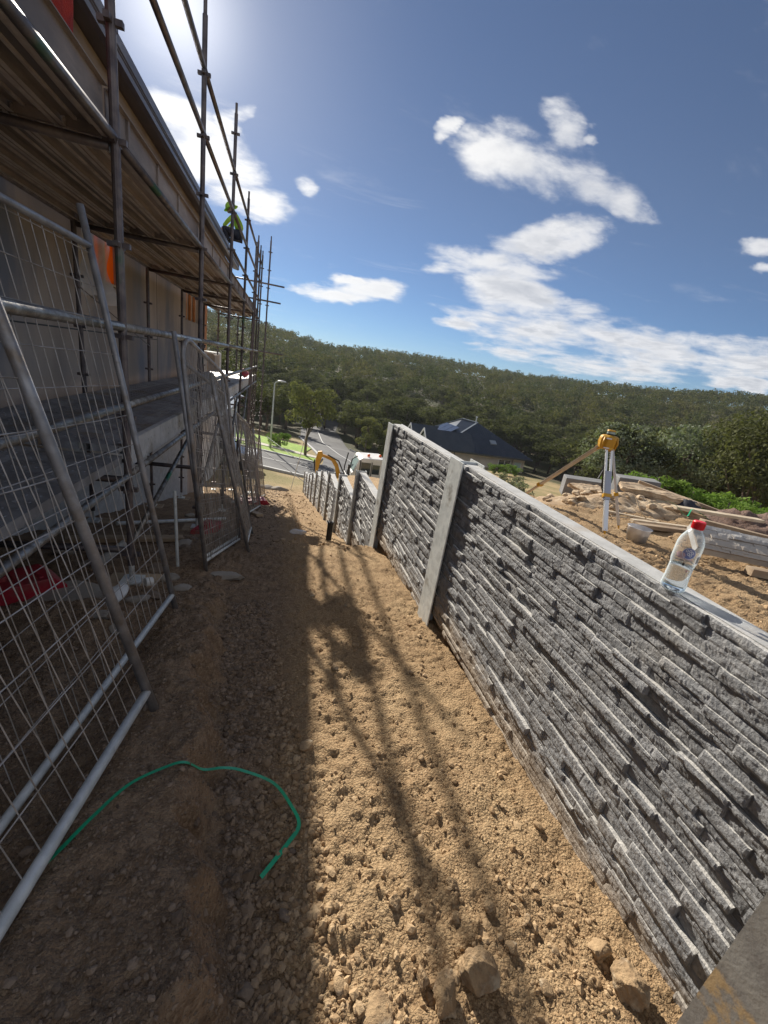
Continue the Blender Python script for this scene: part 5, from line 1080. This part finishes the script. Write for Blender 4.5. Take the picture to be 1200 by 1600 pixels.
PR['h'] = tree_proto('shrub', 8, 2.4, 1.1, 22, 110, .07, 'leaf_silver', 'x', 'shrub', 'x', .10)
PR['i'] = tree_proto('bush', 9, .8, .6, 16, 160, .035, 'leaf_lime', 'x', 'bush', 'x', .05)
PR['j'] = tree_proto('eucalyptus_tree', 10, 10, 4.2, 40, 240, .15, 'leaf_silver', 'x', 'tree', 'x', .20)
# street trees by the road
place('e', 2.1, 37.0, .9, .4, 'slim young street tree with thin olive crown on the verge by the side road')
place('f', 10.4, 52, 1.02, 1, 'round pale olive tree at the corner, the taller of two')
place('f', 13.0, 49.5, .86, 2.4, 'round pale olive tree at the corner, the lower of two')
# near right trees and bushes
place('g', 23.9, 16.6, .66, 0.1, 'large leaning eucalyptus with a bare tilted trunk at the right edge')
place('g', 27.5, 19.5, .62, .9, 'broad olive eucalyptus cut by the right edge behind the leaning one')
place('j', 21.0, 21.5, .70, .9, 'silvery leaved tree just right of the laser level')
place('j', 25.5, 21.5, .82, 2.2, 'second silvery grey tree right of the laser level, more to the right')
place('h', 9.6, 14.8, .55, .2, 'pale leafy shrub beyond the wall left of the tripod leg, the upper one')
place('h', 8.2, 13.6, .50, 1.2, 'pale leafy shrub beyond the wall left of the tripod leg, the lower one')
place('h', 15.2, 27.5, .95, 2.0, 'open silvery shrub in front of the dark roofed house')
place('h', 13.4, 12.5, .9, 1.5, 'silvery shrub standing between the tripod and the field')
for k, (x, y, s) in enumerate([(7.3, 6.6, 1.05), (7.9, 6.3, .95), (8.2, 5.8, .9), (6.9, 7.0, .8), (9.2, 5.6, 1.1), (10.1, 5.3, 1.2), (8.9, 6.4, 1.1), (11.0, 5.6, 1.4), (10.2, 6.6, 1.6)]):
    place('i', x, y, s, k*1.1, 'bushy lime green ground shrub behind the rubble heap', 'lime green bushes behind the rubble')
for k, (x, y, s) in enumerate([(25.0, 44.5, 1.7), (26.6, 44.8, 1.9), (28.2, 45.2, 1.8)]): place('i', x, y, s, k, 'low bright green bush in the garden of the dark roofed house', 'garden bushes of the dark roofed house')
place('i', -.3, 38.9, 2.0, 1, 'light green shrub beside the street lamp')
# wooded slope: the nearest trees one by one
rt = np.random.default_rng(5); cnt = 0; taken = []
def blocked(x, y):
    if 16 < x < 37 and 48 < y < 66: return True
    if -4 < x < 12.5 and y < 56: return True
    if abs(x-6.3) < 4.6 and y < 76: return True
    if y < 53 and -60 < x < 14: return True
    a = math.degrees(math.atan2(x, y)); rr_ = math.hypot(x, y)
    if 14 < a < 40 and rr_ < 62: return True
    return False
tries = 0
while cnt < 190 and tries < 12000:
    tries += 1; a = rt.uniform(-24, 60); rr_ = rt.uniform(27 if True else 0, 118)
    if a < 41: rr_ = (54 if a < 9 else 62)+(rr_-27)/91*56
    x, y = rr_*math.sin(math.radians(a)), rr_*math.cos(math.radians(a))
    if blocked(x, y) or any((x-p)**2+(y-q)**2 < 15 for p, q in taken): continue
    if a > 41 and rr_ < 30: continue
    taken.append((x, y)); k = 'abcd'[int(rt.integers(0, 4))]; s = rt.uniform(.70, .98)*(.75 if rr_ < 45 else 1)
    look = {'a': 'olive green eucalyptus', 'b': 'tall dark eucalyptus', 'c': 'broad dark eucalyptus', 'd': 'narrow olive eucalyptus'}[k]
    row = 'in front' if rr_ < 76 else 'further back' if rr_ < 97 else 'deepest back'
    ps = 800+0*a
    pos = 'behind the scaffold' if a < -4 else 'left of the side road' if a < 4 else 'at the end of the side road' if a < 10 else 'above the white truck' if a < 15 else 'above the tall end post' if a < 20 else 'over the left of the dark roof' if a < 27 else 'over the right of the dark roof' if a < 33 else 'between house and laser level' if a < 41 else 'behind the laser level' if a < 45 else 'above the concrete blocks' if a < 50 else 'by the leaning tree'
    lab = '%s %s, %s' % (look, pos, row)
    place(k, x, y, s, rt.uniform(0, 6.28), lab, 'eucalyptus trees along the near edge of the wood', zs=.70); cnt += 1
print('near trees', cnt)
# the wood behind them reads as one mass
Vf = []; Ff = []; base_ = 0; n_t = 0
for k in range(60000):
    if n_t >= 3600: break
    a = rt.uniform(-30, 66); rr_ = math.sqrt(rt.uniform(100**2, 345**2)); x, y = rr_*math.sin(math.radians(a)), rr_*math.cos(math.radians(a))
    if blocked(x, y): continue
    R = rt.uniform(1.9, 3.9)*(1 if rr_ > 170 else 1.2); H = rt.uniform(5.5, 9.5)*(1 if rr_ > 170 else 1.1); far_ = rr_ > 190
    nc = 7 if far_ else 10; c, rad = crown_pts(rt, H, R, nc, .30); rad *= 1.35
    V, F = leaves(c+np.array([x, y, gz(x, y)]), rad, 15 if far_ else 26, .42 if far_ else .34, rt, up=.5); Vf.append(V); Ff.append(F+base_); base_ += len(V); n_t += 1
tag(npmesh('woodland', np.concatenate(Vf), np.concatenate(Ff), 'leaf_wood'), 'dense eucalyptus forest covering the hillside', 'forest', kind='stuff')
# ---------------------------------------------------------------- thin summer haze over the valley
hm = bpy.data.materials.new('haze'); hm.use_nodes = True; t = hm.node_tree; t.nodes.remove(t.nodes['Principled BSDF'])
pv = t.nodes.new('ShaderNodeVolumePrincipled'); pv.inputs['Density'].default_value = .00022; pv.inputs['Color'].default_value = (.80, .86, .95, 1); pv.inputs['Anisotropy'].default_value = .2
t.links.new(pv.outputs[0], t.nodes['Material Output'].inputs['Volume']); MT['haze'] = hm
tag(MB().box((-3200, -3200, -25), (3200, 3400, 30)).build('haze', 'haze'), kind='stuff')
